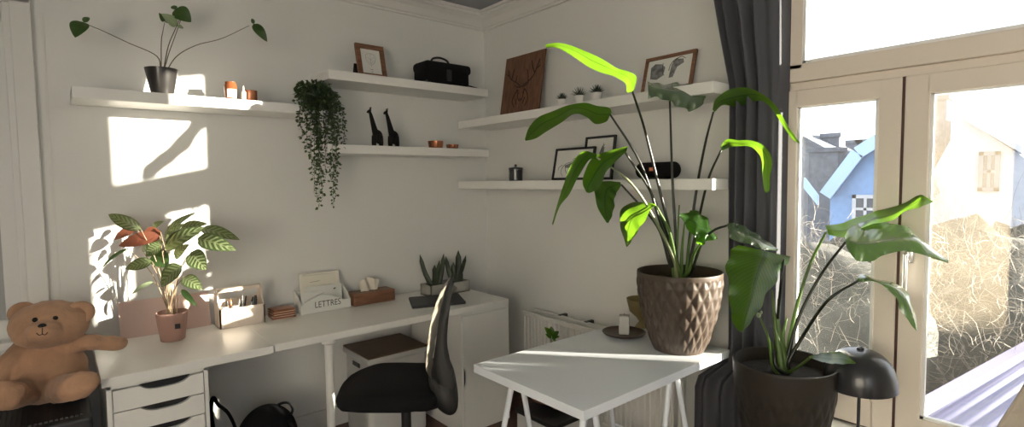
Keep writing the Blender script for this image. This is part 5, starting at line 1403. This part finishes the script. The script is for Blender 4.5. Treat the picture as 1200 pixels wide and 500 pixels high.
# backpack
bp = Vector((-1.66, -.33, 0))
t = thing('backpack', bp, 'black backpack with a loop handle on the floor under the desk', 'backpack')
bm = BM(); ellips(bm, bp + Vector((0, 0, .20)), (.15, .11, .185), None, 28); ellips(bm, bp + Vector((0, 0, .12)), (.15, .12, .118), None, 28); ellips(bm, bp + Vector((-.01, -.07, .13)), (.11, .07, .10), None, 24)
o = obj('backpack_body', bm, M['black'], t, 180); remesh(o, .01, 6)
hd = lambda px, py: on(px, py, 1, -.33)
bm = BM(); tube(bm, [hd(318, 481), hd(328, 473), hd(338, 472), hd(343, 480), hd(338, 489), hd(334, 495)], .011, .011, 10, flat=.5); obj('loop_handle', bm, M['black'], t, 180)
bm = BM(); tube(bm, [bp + Vector((-.08, -.10, .32)), bp + Vector((-.11, -.15, .2)), bp + Vector((-.1, -.13, .06))], .014, .014, 8, flat=.5); tube(bm, [bp + Vector((.08, -.10, .32)), bp + Vector((.11, -.15, .2)), bp + Vector((.1, -.13, .06))], .014, .014, 8, flat=.5); obj('shoulder_strap', bm, M['black'], t, 180)
# second black bag: its strap leans out beside the drawers
bp = Vector((-1.90, -.30, 0))
t = thing('tote_bag', bp, 'black bag slumped beside the drawer unit with its strap standing up', 'bag')
bm = BM(); ellips(bm, bp + Vector((0, 0, .13)), (.065, .12, .132), None, 24); ellips(bm, bp + Vector((.03, .02, .07)), (.085, .12, .068), None, 24); o = obj('bag_body', bm, M['black'], t, 180); remesh(o, .01, 6)
g = lambda px, py: on(px, py, 1, -.36)
bm = BM(); tube(bm, [g(249, 500), g(247, 480), g(250, 466), g(256, 474), g(266, 482), g(273, 494), g(277, 505)], .02, .014, 10, flat=.5); obj('strap', bm, M['black'], t, 180)
# white box under the table
c = P(708, 500, 2.9)
t = thing('storage_crate', (-.62, -.95, 0), 'white box with a black lid on the floor behind the white table', 'box')
q = on(700, 487, 1, -1.02); 
bm = BM(); box(bm, -.60, -.30, -1.30, -1.02, 0, .26, .004); obj('box_body', bm, M['storage'], t)
bm = BM(); box(bm, -.605, -.295, -1.305, -1.015, .261, .285, .004); obj('lid', bm, M['blackpl'], t)
bm = BM(); box(bm, -.30 - .0, -.23, -.47, -.36, 0, .10, .006); tag(obj('shoe_box', bm, M['charcoal'], None), 'small black box on the floor between cupboard and radiator', 'box')

# ------------------------------------------------------------------ teddy and its trunk
x0_, x1_ = -2.80, -2.345
TKZ = .635
t = thing('ribbed_chest', ((x0_ + x1_) / 2, -.33, 0), 'black ribbed plastic trunk at the far left carrying the teddy bear', 'trunk')
bm = BM(); box(bm, x0_ + .015, x1_ - .012, -.60, -.08, 0, TKZ - .05, .012); obj('trunk_body', bm, M['charcoal'], t)
bm = BM(); box(bm, x0_, x1_, -.62, -.07, TKZ - .06, TKZ - .006, .012)
for k in range(28):
    xx = x0_ + .03 + k * (x1_ - x0_ - .06) / 27; box(bm, xx - .0045, xx + .0045, -.585, -.10, TKZ - .008, TKZ)
obj('ribbed_lid', bm, M['charcoal'], t)
bm = BM(); box(bm, -2.60, -2.50, -.630, -.618, TKZ - .055, TKZ - .02, .004); obj('latch', bm, M['blackpl'], t)

tb = Vector((-2.45, -.34, TKZ))
t = thing('teddy_bear', tb, 'tan plush teddy bear sitting on the black trunk, one arm on the desk', 'teddy bear')
bm = BM()
tw = (CAM - P(65, 385, 2.15)); tw.z = 0; tw.normalize()
rgt = Vector((-tw.y, tw.x, 0))
if rgt.dot(RX) < 0: rgt = -rgt
def fr(ax_):                                     # frame: local x = rgt, y = away from camera, z up
    return Matrix((rgt, -tw, Vector((0, 0, 1)))).transposed() @ ax_
I3 = Matrix.Identity(3)
hc = P(59, 379, 2.10); HR = (.126, .105, .090)
FACE = ((hc, HR), (P(56, 388, 2.07), (.108, .088, .060)), (P(51, 388, 2.01), (.055, .052, .040)))
for c_, r_ in FACE: ellips(bm, c_, r_, fr(I3), 32)
ellips(bm, P(54, 434, 2.15), (.134, .118, .112), fr(I3), 32)                            # tummy
ellips(bm, P(56, 446, 2.15), (.136, .118, .085), fr(I3), 32)
ellips(bm, P(60, 412, 2.16), (.105, .080, .06), fr(I3), 24)
A = [P(80, 404, 2.16), P(103, 401, 2.17), P(125, 402, 2.22), P(139, 402, 2.25)]
tube(bm, A, .034, .030, 14); ellips(bm, A[-1], (.036, .032, .029), fr(I3), 16); ellips(bm, A[0], (.04, .04, .038), None, 16)
A = [P(30, 408, 2.12), P(18, 420, 2.08), P(5, 434, 2.04), P(-4, 444, 2.02)]
tube(bm, A, .044, .042, 14); ellips(bm, A[-1], (.043,) * 3, None, 16); ellips(bm, A[0], (.045,) * 3, None, 16)
A = [P(66, 456, 2.12), P(80, 454, 2.05), P(93, 451, 1.98)]
tube(bm, A, .052, .052, 16); ellips(bm, P(92, 452, 1.95), (.070, .034, .050), fr(Matrix.Rotation(-.3, 3, 'Y')), 20)
A = [P(44, 456, 2.12), P(28, 460, 2.03), P(12, 463, 1.95)]
tube(bm, A, .052, .052, 16); ellips(bm, P(7, 463, 1.91), (.055, .034, .052), fr(Matrix.Rotation(.4, 3, 'Y')), 20)
body = obj('bear_body', bm, M['plush'], t, 180)
for v in body.data.vertices:
    co = v.co + t.location
    if co.z < TKZ + .004: v.co.z = TKZ + .004 - t.location.z
remesh(body, .006, 3)
tex = bpy.data.textures.new('folds', 'CLOUDS'); tex.noise_scale = .05; tex.noise_depth = 2
dm = body.modifiers.new('folds', 'DISPLACE'); dm.texture = tex; dm.strength = .012; dm.mid_level = .5
for ex, ey, dd_ in ((27, 366, 2.13), (94, 365, 2.13)):
    bm = BM(); ce = P(ex, ey + 1, dd_); ellips(bm, ce, (.048, .020, .046), fr(I3), 24)
    for v in bm.verts:
        l_ = v.co - ce
        if l_.dot(tw) > 0: v.co -= tw * l_.dot(tw) * (1.5 * max(0, 1 - (l_ - tw * l_.dot(tw)).length / .036))
    obj('ear', bm, M['plush'], t, 180)
def hsurf(px, py, extra=0):
    r_ = ray(px, py).normalized(); best = None
    fm_ = Matrix((rgt, -tw, Vector((0, 0, 1))))
    for cc, rad in FACE:
        o_ = fm_ @ (CAM - cc); d_ = fm_ @ r_
        o2 = Vector([o_[i] / rad[i] for i in range(3)]); d2 = Vector([d_[i] / rad[i] for i in range(3)])
        a_ = d2.dot(d2); b_ = 2 * o2.dot(d2); c_ = o2.dot(o2) - 1; ds_ = b_ * b_ - 4 * a_ * c_
        if ds_ > 0:
            tt = (-b_ - math.sqrt(ds_)) / 2 / a_
            if best is None or tt < best: best = tt
    return CAM + r_ * (best + extra)
for ex, ey in ((41, 374.5), (65, 372.5)):
    bm = BM(); ellips(bm, hsurf(ex, ey, .001), (.0088,) * 3, None, 16); obj('eye', bm, M['gloss_eye'], t, 180)
bm = BM(); ellips(bm, hsurf(49.5, 381.5, .001), (.013, .008, .0085), fr(I3), 16); obj('nose', bm, M['gloss_eye'], t, 180)
bm = BM(); tube(bm, [hsurf(49.5, 384, 0), hsurf(49.5, 388, 0), hsurf(49.5, 391.5, 0)], .0016, .0016, 6); tube(bm, [hsurf(42.5, 390, 0), hsurf(46, 392.5, 0), hsurf(49.5, 391.5, 0), hsurf(53, 392, 0), hsurf(56, 389, 0)], .0016, .0016, 6); obj('mouth', bm, M['burn'], t, 180)

# cream cloth over a chair back at the lower right edge
cb = P(1214, 520, 1.45)
t = thing('draped_cloth', cb, 'cream folded cloth just inside the lower right corner by the window', 'cloth')
bm = BM(); rows = []
e_ = [P(1201, 452, 1.45), P(1193, 470, 1.45), P(1184, 487, 1.45), P(1174, 505, 1.45), P(1165, 530, 1.45)]
for k in range(31):
    q = Vector(spline([tuple(x) for x in e_], 30)[k]); row = []
    for j in range(40):
        s_ = j / 39
        row.append(bm.verts.new(q + RX * (s_ * .30) + RF * (.018 * math.sin(s_ * 16 + k * .08) + .10 * s_) + Vector((0, 0, .02 * math.sin(s_ * 3)))))
    rows.append(row)
for a_, b_ in zip(rows, rows[1:]):
    for i in range(39): bm.faces.new((a_[i], a_[i + 1], b_[i + 1], b_[i])).smooth = True
o = obj('cloth', bm, M['cream'], t); s2 = o.modifiers.new('t', 'SOLIDIFY'); s2.thickness = .006
